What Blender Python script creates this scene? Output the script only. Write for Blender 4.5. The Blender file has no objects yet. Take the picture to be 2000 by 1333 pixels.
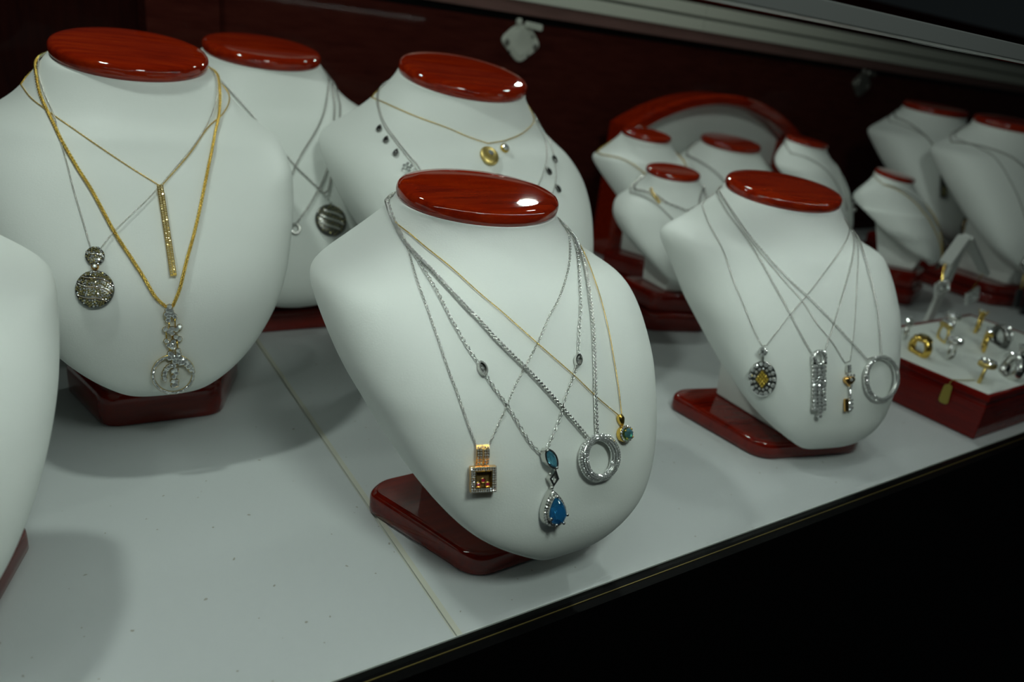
import bpy, bmesh, math, random
import numpy as np
from mathutils import Vector, Matrix
from mathutils.bvhtree import BVHTree

random.seed(7)
scene = bpy.context.scene
COL = scene.collection

# ------------------------------------------------------------------ camera, world, lights
W, H, FPX = 2000.0, 1333.0, 1421.93
CAM_R = np.array([[0.8433154, 0.1054735, -0.5269672], [-0.5243890, 0.3761067, -0.7639110], [0.1176235, 0.9205537, 0.3724857]])
CAM_C = np.array([-0.1784327, -0.2760319, 0.32])
cam_d = bpy.data.cameras.new('camera')
cam = bpy.data.objects.new('camera', cam_d)
COL.objects.link(cam)
cam.matrix_world = Matrix([list(CAM_R[i]) + [CAM_C[i]] for i in range(3)] + [[0, 0, 0, 1]])
cam_d.sensor_width = 36.0
cam_d.lens = 36.0 * FPX / W
cam_d.clip_start = 0.005
cam_d.dof.use_dof = True
cam_d.dof.focus_distance = 0.478
cam_d.dof.aperture_fstop = 5.2
scene.camera = cam

scene.view_settings.view_transform = 'Standard'
scene.view_settings.look = 'None'
scene.view_settings.gamma = 1.0
scene.view_settings.use_curve_mapping = False
scene.view_settings.exposure = 0.0

world = bpy.data.worlds.new('world')
scene.world = world
world.use_nodes = True
bg = world.node_tree.nodes['Background']
bg.inputs[0].default_value = (0.75, 0.95, 1.0, 1)
bg.inputs[1].default_value = 0.006

def area(name, loc, target, power, size, color, size_y=None):
    d = bpy.data.lights.new(name, 'AREA')
    d.energy = power
    d.color = color
    if size_y:
        d.shape = 'RECTANGLE'; d.size = size; d.size_y = size_y
    else:
        d.shape = 'DISK'; d.size = size
    o = bpy.data.objects.new(name, d)
    COL.objects.link(o)
    o.location = loc
    o.rotation_euler = (Vector(target) - Vector(loc)).to_track_quat('-Z', 'Y').to_euler()
    return o

# ceiling downlights of the shop above the open-topped case
COOL = (0.90, 1.0, 0.93)
area('ceiling_lamp', (-0.26, 0.48, 0.90), (0.0, 0.2, 0.0), 1.8, 0.06, COOL)
area('ceiling_lamp.001', (0.655, 0.845, 0.60), (0.10, 0.15, 0.0), 0.9, 0.045, COOL)
area('ceiling_lamp.002', (0.80, 0.62, 0.95), (0.50, 0.25, 0.0), 0.9, 0.07, COOL)
# added fill light in front of the case, brightens rail and chests
area('front_fill', (0.0, -0.50, 0.90), (0.12, 0.1, 0.1), 3.0, 0.20, COOL)

# ------------------------------------------------------------------ pixel helper (image 2000 x 1333)
def ray(px, py):
    d = CAM_R @ np.array([(px - W / 2) / FPX, -(py - H / 2) / FPX, -1.0])
    return d / np.linalg.norm(d)

def ony(px, py, y):
    d = ray(px, py)
    return CAM_C + d * ((y - CAM_C[1]) / d[1])

# ------------------------------------------------------------------ materials
def mat(name, color, rough=0.5, metal=0.0, coat=0.0, spec=0.5, emit=None, trans=0.0, ior=1.45):
    m = bpy.data.materials.new(name)
    m.use_nodes = True
    b = m.node_tree.nodes['Principled BSDF']
    b.inputs['Base Color'].default_value = (*color, 1)
    b.inputs['Roughness'].default_value = rough
    b.inputs['Metallic'].default_value = metal
    b.inputs['Coat Weight'].default_value = coat
    b.inputs['Coat Roughness'].default_value = 0.04
    b.inputs['Specular IOR Level'].default_value = spec
    b.inputs['Transmission Weight'].default_value = trans
    b.inputs['IOR'].default_value = ior
    if emit:
        b.inputs['Emission Color'].default_value = (*emit[0], 1)
        b.inputs['Emission Strength'].default_value = emit[1]
    return m

def noise(m, scale, stretch=(1, 1, 1), detail=3.0, rough=0.55):
    nt = m.node_tree
    tc = nt.nodes.new('ShaderNodeTexCoord')
    mp = nt.nodes.new('ShaderNodeMapping')
    mp.inputs['Scale'].default_value = stretch
    n = nt.nodes.new('ShaderNodeTexNoise')
    n.inputs['Scale'].default_value = scale
    n.inputs['Detail'].default_value = detail
    n.inputs['Roughness'].default_value = rough
    nt.links.new(tc.outputs['Object'], mp.inputs['Vector'])
    nt.links.new(mp.outputs['Vector'], n.inputs['Vector'])
    return n

def ramp(m, src, stops):
    nt = m.node_tree
    r = nt.nodes.new('ShaderNodeValToRGB')
    els = r.color_ramp.elements
    while len(els) < len(stops):
        els.new(0.5)
    for e, (p, c) in zip(els, stops):
        e.position = p
        e.color = (*c, 1)
    nt.links.new(src, r.inputs[0])
    return r

def to(m, sock, inp):
    m.node_tree.links.new(sock, m.node_tree.nodes['Principled BSDF'].inputs[inp])

def bump(m, sock, strength, dist):
    b = m.node_tree.nodes.new('ShaderNodeBump')
    b.inputs['Strength'].default_value = strength
    b.inputs['Distance'].default_value = dist
    m.node_tree.links.new(sock, b.inputs['Height'])
    to(m, b.outputs['Normal'], 'Normal')

M = {}
M['leather'] = mat('leatherette', (0.80, 0.84, 0.80), 0.5, spec=0.35)
n = noise(M['leather'], 900, detail=2)
bump(M['leather'], n.outputs['Fac'], 0.12, 0.0006)

def wood(name, c0, c1, c2, coat=1.0, rough=0.5, stretch=(3, 26, 26), scale=6):
    m = mat(name, c1, rough, coat=coat, spec=0.0)
    n = noise(m, scale, stretch, detail=5, rough=0.65)
    r = ramp(m, n.outputs['Fac'], [(0.30, c0), (0.50, c1), (0.72, c2)])
    to(m, r.outputs[0], 'Base Color')
    return m
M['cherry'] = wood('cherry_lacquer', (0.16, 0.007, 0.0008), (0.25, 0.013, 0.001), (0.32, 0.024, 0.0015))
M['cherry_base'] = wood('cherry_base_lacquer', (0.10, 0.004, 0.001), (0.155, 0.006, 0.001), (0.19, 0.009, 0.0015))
M['box_wood'] = wood('ring_box_wood', (0.10, 0.003, 0.001), (0.145, 0.004, 0.0015), (0.18, 0.006, 0.002), coat=0.6, stretch=(3, 3, 30))
M['wall_wood'] = wood('wall_panel_wood', (0.034, 0.007, 0.005), (0.048, 0.010, 0.007), (0.060, 0.014, 0.010), coat=0.08, rough=0.42, stretch=(3, 3, 20))
M['wall_dark'] = wood('dark_shaded_wall_wood', (0.012, 0.003, 0.003), (0.018, 0.004, 0.003), (0.024, 0.005, 0.004), coat=0.1, rough=0.4, stretch=(20, 3, 2))  # darker wall wood; on the back wall it carries the recess shade
M['rail_wood'] = wood('rail_mauve_wood', (0.13, 0.075, 0.065), (0.16, 0.09, 0.08), (0.18, 0.10, 0.09), coat=0.3, stretch=(2, 20, 20))

M['deck'] = mat('deck_laminate', (0.55, 0.58, 0.58), 0.32, spec=0.4)
n1 = noise(M['deck'], 210, detail=1.0)
r1 = ramp(M['deck'], n1.outputs['Fac'], [(0.0, (0.30, 0.29, 0.25)), (0.228, (0.36, 0.35, 0.31)), (0.243, (0.55, 0.58, 0.58)), (1.0, (0.57, 0.60, 0.60))])
to(M['deck'], r1.outputs[0], 'Base Color')
M['deck_edge'] = mat('deck_edge_cream', (0.56, 0.56, 0.47), 0.6)
M['cream'] = mat('rail_cream_metal', (0.62, 0.64, 0.55), 0.35)
M['rail_grey'] = mat('front_rail_aluminium', (0.34, 0.36, 0.35), 0.38, metal=0.6)
M['line_grey'] = mat('rail_gap_grey', (0.20, 0.21, 0.18), 0.5)
M['black'] = mat('black_lacquer', (0.003, 0.003, 0.003), 0.45, spec=0.06)
M['brass'] = mat('brass_strip', (0.22, 0.17, 0.05), 0.4, metal=0.6)
M['plastic'] = mat('plate_cream_plastic', (0.55, 0.57, 0.50), 0.4)
M['screw'] = mat('screw_grey', (0.25, 0.25, 0.22), 0.35, metal=0.7)
M['hole'] = mat('hole_dark', (0.04, 0.04, 0.03), 0.7)
M['silver'] = mat('white_gold', (0.70, 0.70, 0.67), 0.22, metal=1.0)
M['silver_dark'] = mat('dark_rhodium', (0.17, 0.17, 0.16), 0.25, metal=1.0)
M['gold'] = mat('yellow_gold', (0.80, 0.55, 0.13), 0.22, metal=1.0)
M['gold_satin'] = mat('satin_gold', (0.72, 0.56, 0.20), 0.45, metal=1.0)
M['rose'] = mat('rose_gold', (0.88, 0.52, 0.16), 0.2, metal=1.0)
M['diamond'] = mat('diamond', (0.86, 0.89, 0.87), 0.06, metal=0.72, coat=0.6)
M['champagne'] = mat('champagne_diamond', (0.36, 0.32, 0.14), 0.08, metal=0.55, coat=0.8)
M['honey'] = mat('honey_diamond', (0.80, 0.68, 0.36), 0.10, metal=0.5, coat=0.6)
M['yellow_gem'] = mat('yellow_diamond', (0.75, 0.55, 0.08), 0.08, metal=0.6, coat=0.8)
M['blue'] = mat('blue_topaz', (0.07, 0.50, 0.97), 0.0, trans=0.88, ior=1.62)
M['teal'] = mat('teal_topaz', (0.24, 0.68, 0.86), 0.0, trans=0.86, ior=1.62)
M['ruby'] = mat('ruby', (0.35, 0.01, 0.06), 0.06, coat=1.0)
M['dark_gem'] = mat('black_diamond', (0.02, 0.02, 0.02), 0.06, coat=1.0)
M['window'] = mat('locket_window', (0.16, 0.11, 0.04), 0.08, coat=1.0)
M['cushion'] = mat('ring_cushion_white', (0.66, 0.70, 0.66), 0.7)
M['acrylic'] = mat('white_acrylic', (0.56, 0.58, 0.55), 0.35)
M['tag'] = mat('price_tag_gold', (0.30, 0.24, 0.04), 0.5)
M['led_house'] = mat('led_housing', (0.4, 0.4, 0.4), 0.4, metal=0.5)
M['led'] = mat('led_chip', (1, 1, 1), 0.4, emit=((0.92, 1.0, 0.96), 94.0))

def glass_mat():
    m = bpy.data.materials.new('window_glass')
    m.use_nodes = True
    nt = m.node_tree
    nt.nodes.clear()
    o = nt.nodes.new('ShaderNodeOutputMaterial')
    mx = nt.nodes.new('ShaderNodeMixShader')
    t = nt.nodes.new('ShaderNodeBsdfTransparent')
    t.inputs[0].default_value = (0.985, 0.995, 0.99, 1)
    g = nt.nodes.new('ShaderNodeBsdfGlossy')
    g.inputs['Roughness'].default_value = 0.01
    lw = nt.nodes.new('ShaderNodeLayerWeight')
    pw = nt.nodes.new('ShaderNodeMath'); pw.operation = 'POWER'; pw.inputs[1].default_value = 5.0
    sc_ = nt.nodes.new('ShaderNodeMath'); sc_.operation = 'MULTIPLY_ADD'; sc_.inputs[1].default_value = 0.6; sc_.inputs[2].default_value = 0.015
    nt.links.new(lw.outputs['Facing'], pw.inputs[0])
    nt.links.new(pw.outputs[0], sc_.inputs[0])
    nt.links.new(sc_.outputs[0], mx.inputs[0])
    nt.links.new(t.outputs[0], mx.inputs[1])
    nt.links.new(g.outputs[0], mx.inputs[2])
    nt.links.new(mx.outputs[0], o.inputs[0])
    return m
M['glass'] = glass_mat()

# ------------------------------------------------------------------ mesh building
class MB:
    """collects vertices and faces; build() links them as ONE mesh object"""
    def __init__(self):
        self.v = []
        self.f = []
    def add(self, verts, faces):
        k = len(self.v)
        self.v.extend([tuple(map(float, p)) for p in verts])
        self.f.extend([tuple(i + k for i in f) for f in faces])
        return self
    def box(self, x0, x1, y0, y1, z0, z1, fr=None):
        vs = [(x, y, z) for z in (z0, z1) for y in (y0, y1) for x in (x0, x1)]
        if fr: vs = [fr(*p) for p in vs]
        return self.add(vs, [(0, 2, 3, 1), (4, 5, 7, 6), (0, 1, 5, 4), (2, 6, 7, 3), (0, 4, 6, 2), (1, 3, 7, 5)])
    def prism(self, pts, h0, h1, fr, bev=0.0):
        """polygon pts (x, y) extruded from h0 to h1 in the frame; the top edge may be chamfered"""
        n = len(pts)
        P = np.array(pts, float)
        c = P.mean(0)
        rings = [(P, h0), (P, h1 - bev)]
        if bev:
            d = P - c
            L = np.linalg.norm(d, axis=1, keepdims=True)
            rings.append((P - d / np.maximum(L, 1e-9) * np.minimum(bev, L * 0.5), h1))
        vs = []
        for R_, h in rings:
            vs += [fr(p[0], p[1], h) for p in R_]
        fs = [tuple(range(n))[::-1]]
        for k in range(len(rings) - 1):
            fs += [(k * n + i, k * n + (i + 1) % n, (k + 1) * n + (i + 1) % n, (k + 1) * n + i) for i in range(n)]
        fs.append(tuple(range((len(rings) - 1) * n, len(rings) * n)))
        return self.add(vs, fs)
    def tube(self, pts, r, n=6, closed=False, flat=1.0, up=None):
        pts = [np.array(p, float) for p in pts]
        m = len(pts)
        vs = []
        for i, p in enumerate(pts):
            a = pts[(i - 1) % m] if (closed or i > 0) else p
            b = pts[(i + 1) % m] if (closed or i < m - 1) else p
            t = b - a
            t = t / (np.linalg.norm(t) + 1e-12)
            u0 = np.array(up if up is not None else (0, 0, 1.0))
            if abs(t @ u0) > 0.95: u0 = np.array((1.0, 0, 0))
            s = np.cross(t, u0); s /= np.linalg.norm(s) + 1e-12
            w = np.cross(s, t)
            rr = r[i] if hasattr(r, '__len__') else r
            for k in range(n):
                q = 2 * math.pi * k / n
                vs.append(p + rr * (math.cos(q) * s + flat * math.sin(q) * w))
        fs = []
        for i in range(m if closed else m - 1):
            j = (i + 1) % m
            fs += [(i * n + k, i * n + (k + 1) % n, j * n + (k + 1) % n, j * n + k) for k in range(n)]
        if not closed:
            fs += [tuple(range(n))[::-1], tuple(range((m - 1) * n, m * n))]
        return self.add(vs, fs)
    def gem(self, fr, x, y, z, r, ry=None, n=8, rot=0.0, axis=None, hgt=0.42, dep=0.7):
        """faceted stone: table, crown, girdle, pavilion; axis = optional 3-vector in the frame"""
        ry = ry or r
        rings = [(0.55, hgt), (0.82, hgt * 0.6), (1.0, 0.0), (0.45, -dep * 0.6)]
        rm = min(r, ry)
        vs = []
        if r == ry:
            axis = np.array(axis if axis is not None else (0, 0, 1.0), float) + np.array([random.uniform(-.26, .26) for _ in range(3)])
        if axis is not None:
            A = np.array(axis, float); A /= np.linalg.norm(A)
            U = np.cross((0, 0, 1.0) if abs(A[2]) < 0.9 else (1.0, 0, 0), A); U /= np.linalg.norm(U)
            V = np.cross(A, U)
        for ri, (k, h) in enumerate(rings):
            for i in range(n):
                q = 2 * math.pi * (i + (0.5 if ri % 2 else 0)) / n + rot
                a, b, c = r * k * math.cos(q), ry * k * math.sin(q), h * rm
                if axis is not None:
                    p = np.array((x, y, z)) + a * U + b * V + c * A
                    vs.append(fr(*p))
                else:
                    vs.append(fr(x + a, y + b, z + c))
        if axis is not None:
            vs.append(fr(*(np.array((x, y, z)) - dep * rm * A)))
        else:
            vs.append(fr(x, y, z - dep * rm))
        fs = [tuple(range(n))]
        for k in range(3):
            for i in range(n):
                j = (i + 1) % n
                a0, a1, b0, b1 = k * n + i, k * n + j, (k + 1) * n + i, (k + 1) * n + j
                if k % 2 == 0:
                    fs += [(a0, b0, a1), (a1, b0, b1)]
                else:
                    fs += [(a0, b0, b1), (a0, b1, a1)]
        fs += [(3 * n + i, 4 * n, 3 * n + (i + 1) % n) for i in range(n)]
        return self.add(vs, fs)
    def shaped_gem(self, fr, outline, z, hgt, dep):
        """outline = list of (x, y): pear, marquise, oval cut with table, star, girdle and pavilion rings"""
        P = np.array(outline, float); c = P.mean(0); n = len(P)
        half = lambda A: (A + np.roll(A, -1, 0)) / 2
        rings = [(c + (P - c) * 0.58, hgt), (c + (half(P) - c) * 0.83, hgt * 0.62), (P, 0.0), (c + (half(P) - c) * 0.55, -dep * 0.55)]
        vs = []
        for R_, h in rings:
            vs += [fr(p[0], p[1], z + h) for p in R_]
        vs.append(fr(c[0], c[1], z - dep))
        fs = [tuple(range(n))]
        for k in range(3):
            for i in range(n):
                j = (i + 1) % n
                a0, a1, b0, b1 = k * n + i, k * n + j, (k + 1) * n + i, (k + 1) * n + j
                if k % 2 == 0: fs += [(a0, b0, a1), (a1, b0, b1)]
                else: fs += [(a0, b0, b1), (a0, b1, a1)]
        fs += [(3 * n + i, 4 * n, 3 * n + (i + 1) % n) for i in range(n)]
        return self.add(vs, fs)
    def dome(self, fr, cx, cy, z, rx, ry, h, back=0.0, n=24, rings=4):
        vs = [fr(cx + rx * math.cos(2 * math.pi * i / n), cy + ry * math.sin(2 * math.pi * i / n), z - back) for i in range(n)]
        for k in range(rings):
            q = k / rings * math.pi / 2
            vs += [fr(cx + rx * math.cos(q) * math.cos(2 * math.pi * i / n), cy + ry * math.cos(q) * math.sin(2 * math.pi * i / n), z + h * math.sin(q)) for i in range(n)]
        vs.append(fr(cx, cy, z + h))
        fs = [tuple(range(n))[::-1]]
        for k in range(rings):
            fs += [(k * n + i, k * n + (i + 1) % n, (k + 1) * n + (i + 1) % n, (k + 1) * n + i) for i in range(n)]
        fs += [(rings * n + i, rings * n + (i + 1) % n, (rings + 1) * n) for i in range(n)]
        return self.add(vs, fs)
    def ball(self, p, r, n=8, m=5):
        vs = []
        for k in range(1, m):
            q = math.pi * k / m
            vs += [(p[0] + r * math.sin(q) * math.cos(2 * math.pi * i / n), p[1] + r * math.sin(q) * math.sin(2 * math.pi * i / n), p[2] + r * math.cos(q)) for i in range(n)]
        vs += [(p[0], p[1], p[2] + r), (p[0], p[1], p[2] - r)]
        fs = []
        for k in range(m - 2):
            fs += [(k * n + i, (k + 1) * n + i, (k + 1) * n + (i + 1) % n, k * n + (i + 1) % n) for i in range(n)]
        T, B = (m - 1) * n, (m - 1) * n + 1
        fs += [(T, i, (i + 1) % n) for i in range(n)] + [(B, (m - 2) * n + (i + 1) % n, (m - 2) * n + i) for i in range(n)]
        return self.add(vs, fs)
    def build(self, name, material, parent=None, smooth=False, label=None, kind=None, bevel=0.0, origin=None):
        me = bpy.data.meshes.new(name)
        o0 = np.array(origin if origin is not None else (ROOTS.get(parent.name, (0, 0, 0)) if parent else (0, 0, 0)), float)
        me.from_pydata([tuple(np.array(p) - o0) for p in self.v], [], self.f)
        me.validate()
        bm = bmesh.new(); bm.from_mesh(me)
        bmesh.ops.recalc_face_normals(bm, faces=bm.faces)
        bm.to_mesh(me); bm.free()
        me.materials.append(M[material])
        if smooth:
            me.polygons.foreach_set('use_smooth', [True] * len(me.polygons))
        o = bpy.data.objects.new(name, me)
        COL.objects.link(o)
        ROOTS[o.name] = tuple(o0)
        if parent: o.parent = parent
        elif origin is not None: o.location = origin
        if label: o['label'] = label
        if kind: o['kind'] = kind
        if bevel:
            md = o.modifiers.new('bevel', 'BEVEL'); md.width = bevel; md.segments = 3; md.limit_method = 'ANGLE'
        return o
ROOTS = {}          # world origin of roots whose part meshes are given in world coordinates

def I(x, y, z): return (x, y, z)

def root(name, loc, label, cat, group=None, rz=0.0, world_parts=False):
    o = bpy.data.objects.new(name, None)
    COL.objects.link(o)
    o.location = loc
    o.rotation_euler = (0, 0, rz)
    o.empty_display_size = 0.01
    tag(o, label, cat, group)
    if world_parts: ROOTS[o.name] = tuple(loc)
    return o

def tag(o, label, cat, group=None, kind=None):
    if label: o['label'] = label
    if cat: o['category'] = cat
    if group: o['group'] = group
    if kind: o['kind'] = kind
    return o

def rounded(poly, r, seg=5):
    """round the corners of a polygon"""
    out = []
    n = len(poly)
    for i in range(n):
        p0, p, p1 = (np.array(poly[(i + k) % n], float) for k in (-1, 0, 1))
        a, b = p0 - p, p1 - p
        la, lb = np.linalg.norm(a), np.linalg.norm(b)
        k = min(r, la * 0.45, lb * 0.45)
        s, e = p + a / la * k, p + b / lb * k
        for j in range(seg + 1):
            t = j / seg
            out.append(tuple((1 - t) ** 2 * s + 2 * t * (1 - t) * p + t * t * e))
    return out

# ------------------------------------------------------------------ the setting
def struct(o, label=None, kind='structure'):
    o['kind'] = kind
    if label: o['label'] = label
    return o

BACK = 0.77
floor = struct(MB().box(-0.9, 2.3, 0.0, 0.86, -0.030, -0.0186).build('floor', 'deck_edge'), 'white laminate display deck of two butted boards')
MB().box(-0.9, -0.0012, 0.0, 0.86, -0.018, 0.0).build('deck_board', 'deck', floor, bevel=0.0006)
MB().box(0.0, 2.3, 0.0, 0.86, -0.018, -0.0004).build('deck_board', 'deck', floor, bevel=0.0006)
MB().box(-0.0011, -0.0001, 0.0, 0.86, -0.018, -0.0011).build('seam_filler', 'deck_edge', floor)
MB().box(0.0, 0.0036, 0.0, 0.86, -0.0003, 0.00012).build('edge_band', 'deck_edge', floor)

# front ledge, brass line and fascia under the glass
t = struct(MB().box(-0.9, 2.3, -0.0069, -0.0002, -0.03, -0.0012).build('trim_1', 'black'), 'black ledge along the foot of the glass')
t = struct(MB().box(-0.9, 2.3, -0.0076, -0.0070, -0.03, -0.0008).build('trim_2', 'brass'), 'thin brass line on the black front ledge')
t = struct(MB().box(-0.9, 2.3, -0.014, -0.0077, -0.9, -0.0012).build('trim_3', 'black'), 'black front fascia of the display case')
struct(MB().box(-0.9, 2.3, -0.0004, -0.00005, -0.001, 0.0002).build('trim_9', 'cushion'), 'thin white strip added as the reflection along the foot of the glass')  # added white strip, stands in for the reflection at the glass edge
g = struct(MB().box(-0.9, 2.3, -0.0042, -0.0006, -0.0010, 0.3505).build('window_1', 'glass'), 'clear front glass of the display case')
t = struct(MB().box(-0.9, 2.3, -0.010, 0.004, 0.3515, 0.3612).build('trim_4', 'rail_grey', bevel=0.0008), 'grey aluminium rail along the top of the glass')

# back wall: recess with its shade in the wood colour, stile, long panels
wb = struct(MB().box(-0.9, 2.3, 0.84, 0.86, 0.0005, 0.3575).build('wall_back', 'wall_dark'), 'dark red-brown wood back wall of the display case, recess shade put into its colour')
MB().box(-0.048, 0.036, BACK - 0.008, 0.838, 0.0005, 0.45).build('stile', 'wall_wood', wb, bevel=0.001)
MB().box(0.0375, 0.9385, BACK, 0.838, 0.0005, 0.3575).build('panel', 'wall_wood', wb, bevel=0.001)
MB().box(0.9415, 2.28, BACK, 0.838, 0.0005, 0.3575).build('panel', 'wall_wood', wb, bevel=0.001)
# header above the panels: black gap, mauve board, cream track with a gap line
struct(MB().box(0.0375, 2.28, BACK + 0.004, 0.858, 0.358, 0.367).build('trim_5', 'black'), 'black shadow gap above the back panels')
struct(MB().box(0.0375, 2.28, BACK - 0.006, 0.838, 0.3675, 0.3862).build('trim_6', 'rail_wood', bevel=0.001), 'mauve brown board above the back panels')
tr = struct(MB().box(0.0375, 2.28, BACK - 0.002, 0.838, 0.3866, 0.4290).build('trim_7', 'line_grey'), 'cream sliding door track at the top of the back wall')
for x0, x1 in ((0.0375, 0.868), (0.8705, 2.28)):
    MB().box(x0, x1, BACK - 0.008, BACK - 0.003, 0.3866, 0.4055).build('track_strip', 'cream', tr, bevel=0.0006)
    MB().box(x0, x1, BACK - 0.008, BACK - 0.003, 0.4100, 0.4290).build('track_strip', 'cream', tr, bevel=0.0006)
struct(MB().box(0.0375, 2.28, BACK, 0.838, 0.4295, 0.50).build('trim_8', 'wall_dark'), 'dark board over the cream track')
struct(MB().box(2.281, 2.30, 0.0, 0.838, 0.0005, 0.50).build('wall_right', 'wall_dark'), 'dark end wall of the display case')

# LED strip under the front rail
led = root('led_strip', (0.2, 0.012, 0.357), 'slim LED light strip fixed under the front rail', 'light strip', world_parts=True)
MB().box(-0.45, 0.70, 0.0045, 0.022, 0.3572, 0.3605).build('housing', 'led_house', led)
ch = MB()
for i in range(90):
    x = -0.44 + i * 0.0125
    ch.box(x, x + 0.003, 0.010, 0.0145, 0.3560, 0.3571)
ch.build('led_chips', 'led', led, kind='stuff')

# lock plates on the back panel
def lock_plate(cx, cz, s, label, dark=False):
    r = root('lock_plate', (cx, BACK, cz), label, 'lock plate', 'lock plates on the back panel', world_parts=True)
    fr = lambda x, y, h: (cx + x * s, BACK - 0.0006 - h, cz + y * s)
    body = rounded([(-0.042, 0.004), (-0.012, 0.031), (0.016, 0.031), (0.042, 0.0), (0.0, -0.032)], 0.013)
    MB().prism(body, 0.0, 0.005, fr, 0.0015).build('plate', 'plastic' if not dark else 'screw', r)
    MB().prism(rounded([(-0.020, 0.020), (0.016, 0.022), (0.022, -0.004), (0.0, -0.022), (-0.024, -0.004)], 0.008), 0.0052, 0.0062, fr, 0.0006).build('raised_face', 'plastic' if not dark else 'screw', r)
    for x, y in ((-0.029, 0.0), (0.029, -0.002)):
        MB().dome(fr, x, y, 0.0052, 0.0052, 0.0058, 0.0012, n=14).build('screw', 'screw', r)
    for x, y in ((-0.018, 0.014), (0.021, 0.014), (-0.022, -0.014), (0.016, -0.017)):
        MB().dome(fr, x, y, 0.0051, 0.0022, 0.0026, 0.0004, n=10).build('hole', 'hole', r)
    MB().prism(rounded([(0.002, 0.027), (0.036, 0.024), (0.036, 0.035), (0.002, 0.037)], 0.004), 0.0056, 0.012, fr, 0.002).build('latch', 'plastic' if not dark else 'screw', r)
    MB().prism(rounded([(-0.012, 0.030), (-0.004, 0.030), (-0.004, 0.040), (-0.012, 0.040)], 0.003), 0.0, 0.007, fr, 0.001).build('pin', 'plastic' if not dark else 'screw', r)
lock_plate(0.485, 0.325, 0.92, 'cream plastic lock plate screwed high on the back panel behind the busts')
lock_plate(1.389, 0.332, 0.85, 'dark lock plate high on the panel right of the red arch', dark=True)

# ------------------------------------------------------------------ busts
NAMES = ['a0', 'b0', 'a1', 'a2', 'a3', 'a4', 'a5', 'a6', 'a7', 'a8', 'a9', 'z1', 'z2', 'y1', 'y2', 'yc', 'ys', 'zs', 'yt', 'zt', 'd1', 'd2', 'd3', 'd4', 'd5', 'd6', 'd7', 'd8', 'tc', 'ph', 'r4', 'r5', 'nexp', 'dback']
KT = np.array([0, .09, .17, .24, .31, .38, .50, .64, .78, .90, .97, 1.0])
HC = 0.205

def pchip(x, y, xi):
    h = np.diff(x); d = np.diff(y) / h
    m = np.zeros_like(y)
    m[1:-1] = np.where(d[:-1] * d[1:] > 0, 2 * d[:-1] * d[1:] / (d[:-1] + d[1:] + 1e-12), 0)
    m[0] = d[0]; m[-1] = d[-1]
    i = np.clip(np.searchsorted(x, xi) - 1, 0, len(x) - 2)
    s = (xi - x[i]) / h[i]
    return ((1 + 2 * s) * (1 - s) ** 2 * y[i] + s * (1 - s) ** 2 * h[i] * m[i] + s * s * (3 - 2 * s) * y[i + 1] + s * s * (s - 1) * h[i] * m[i + 1])

def smooth_t(P, t):
    Q = P.copy(); nt = len(t); k = max(1, int(nt * .018))
    w = np.clip(np.minimum(t / .06, (1 - t) / .12), 0, 1)[:, None, None]
    for _ in range(6):
        pad = np.concatenate([np.repeat(Q[:1], k, 0), Q, np.repeat(Q[-1:], k, 0)])
        A = np.mean([pad[i:i + nt] for i in range(2 * k + 1)], 0)
        Q = Q * (1 - w) + A * w
    return Q

def bust_grid(s, nt, na):
    r = [0, s['r4'], s['r5'], .40, .60, .79, .93, .985, 1.0]
    ys = [s['ys'] + (s['yt'] - s['ys']) * k for k in r]
    zs = [s['zs'] + (s['zt'] - s['zs']) * k for k in r]
    a = np.array([s['a%d' % i] for i in range(10)] + [s['a9'] * .5, .0005])
    y = np.array([s['yc'], s['y1'], s['y2']] + ys)
    z = np.array([HC, s['z1'], s['z2']] + zs)
    d = np.array([s['b0']] + [s['d%d' % i] for i in range(1, 9)] + [0, 0, .001])
    k = s['dback']
    db = np.array([s['b0'], s['d1'] * .9, s['d2'] * .6, k * 1.5, k, k * .8, k * .7, k * .7, k * .6, k * .5, k * .3, .001])
    ph = np.array([s['tc'], s['tc'] * .7 + s['ph'] * .1, s['tc'] * .4 + s['ph'] * .3] + [s['ph'] * q for q in (.5, .65, .78, .9, 1, 1, 1, 1, 1)])
    # the front line runs smoothly from the neck down to the tip (d8 = its curvature)
    f0 = s['yc'] - s['b0'] * np.cos(s['tc']); zf0 = HC + s['b0'] * np.sin(s['tc'])
    for j in range(1, 11):
        u = np.clip((zf0 - z[j] - .03 * np.sin(ph[j])) / (zf0 - s['zt']), 0, 1)
        g_ = np.minimum(1.08 * u / (u + .08), 1.) * (1 - (1 - u) ** s['d8'])
        d[j] = max((y[j] - (f0 + (s['yt'] - f0) * g_)) / np.cos(ph[j]), .002)
    t = np.linspace(0, 1, nt); t = 1 - (1 - t) ** 1.1
    a, z, y, df, db, ph = (pchip(KT, v, t) for v in (a, z, y, d, db, ph))
    th = np.linspace(0, 2 * np.pi, na, endpoint=False)
    c, sn = np.cos(th), np.sin(th)
    e = 2 / np.clip(2 + (s['nexp'] - 2) * np.clip((t - .1) / .2, 0, 1), 1.2, 6)
    X = a[:, None] * np.sign(c) * np.abs(c) ** e[:, None]
    Fd = np.abs(sn) ** e[:, None]
    D = np.where(sn > 0, Fd * df[:, None], -Fd * db[:, None])
    Y = y[:, None] - D * np.cos(ph)[:, None]
    Z = z[:, None] + D * np.sin(ph)[:, None]
    Y = Y + .020 * (np.clip((t - .80) / .20, 0, 1) ** 2)[:, None]      # the tip curls under
    return smooth_t(np.stack([X, Y, Z], -1), t)

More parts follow.
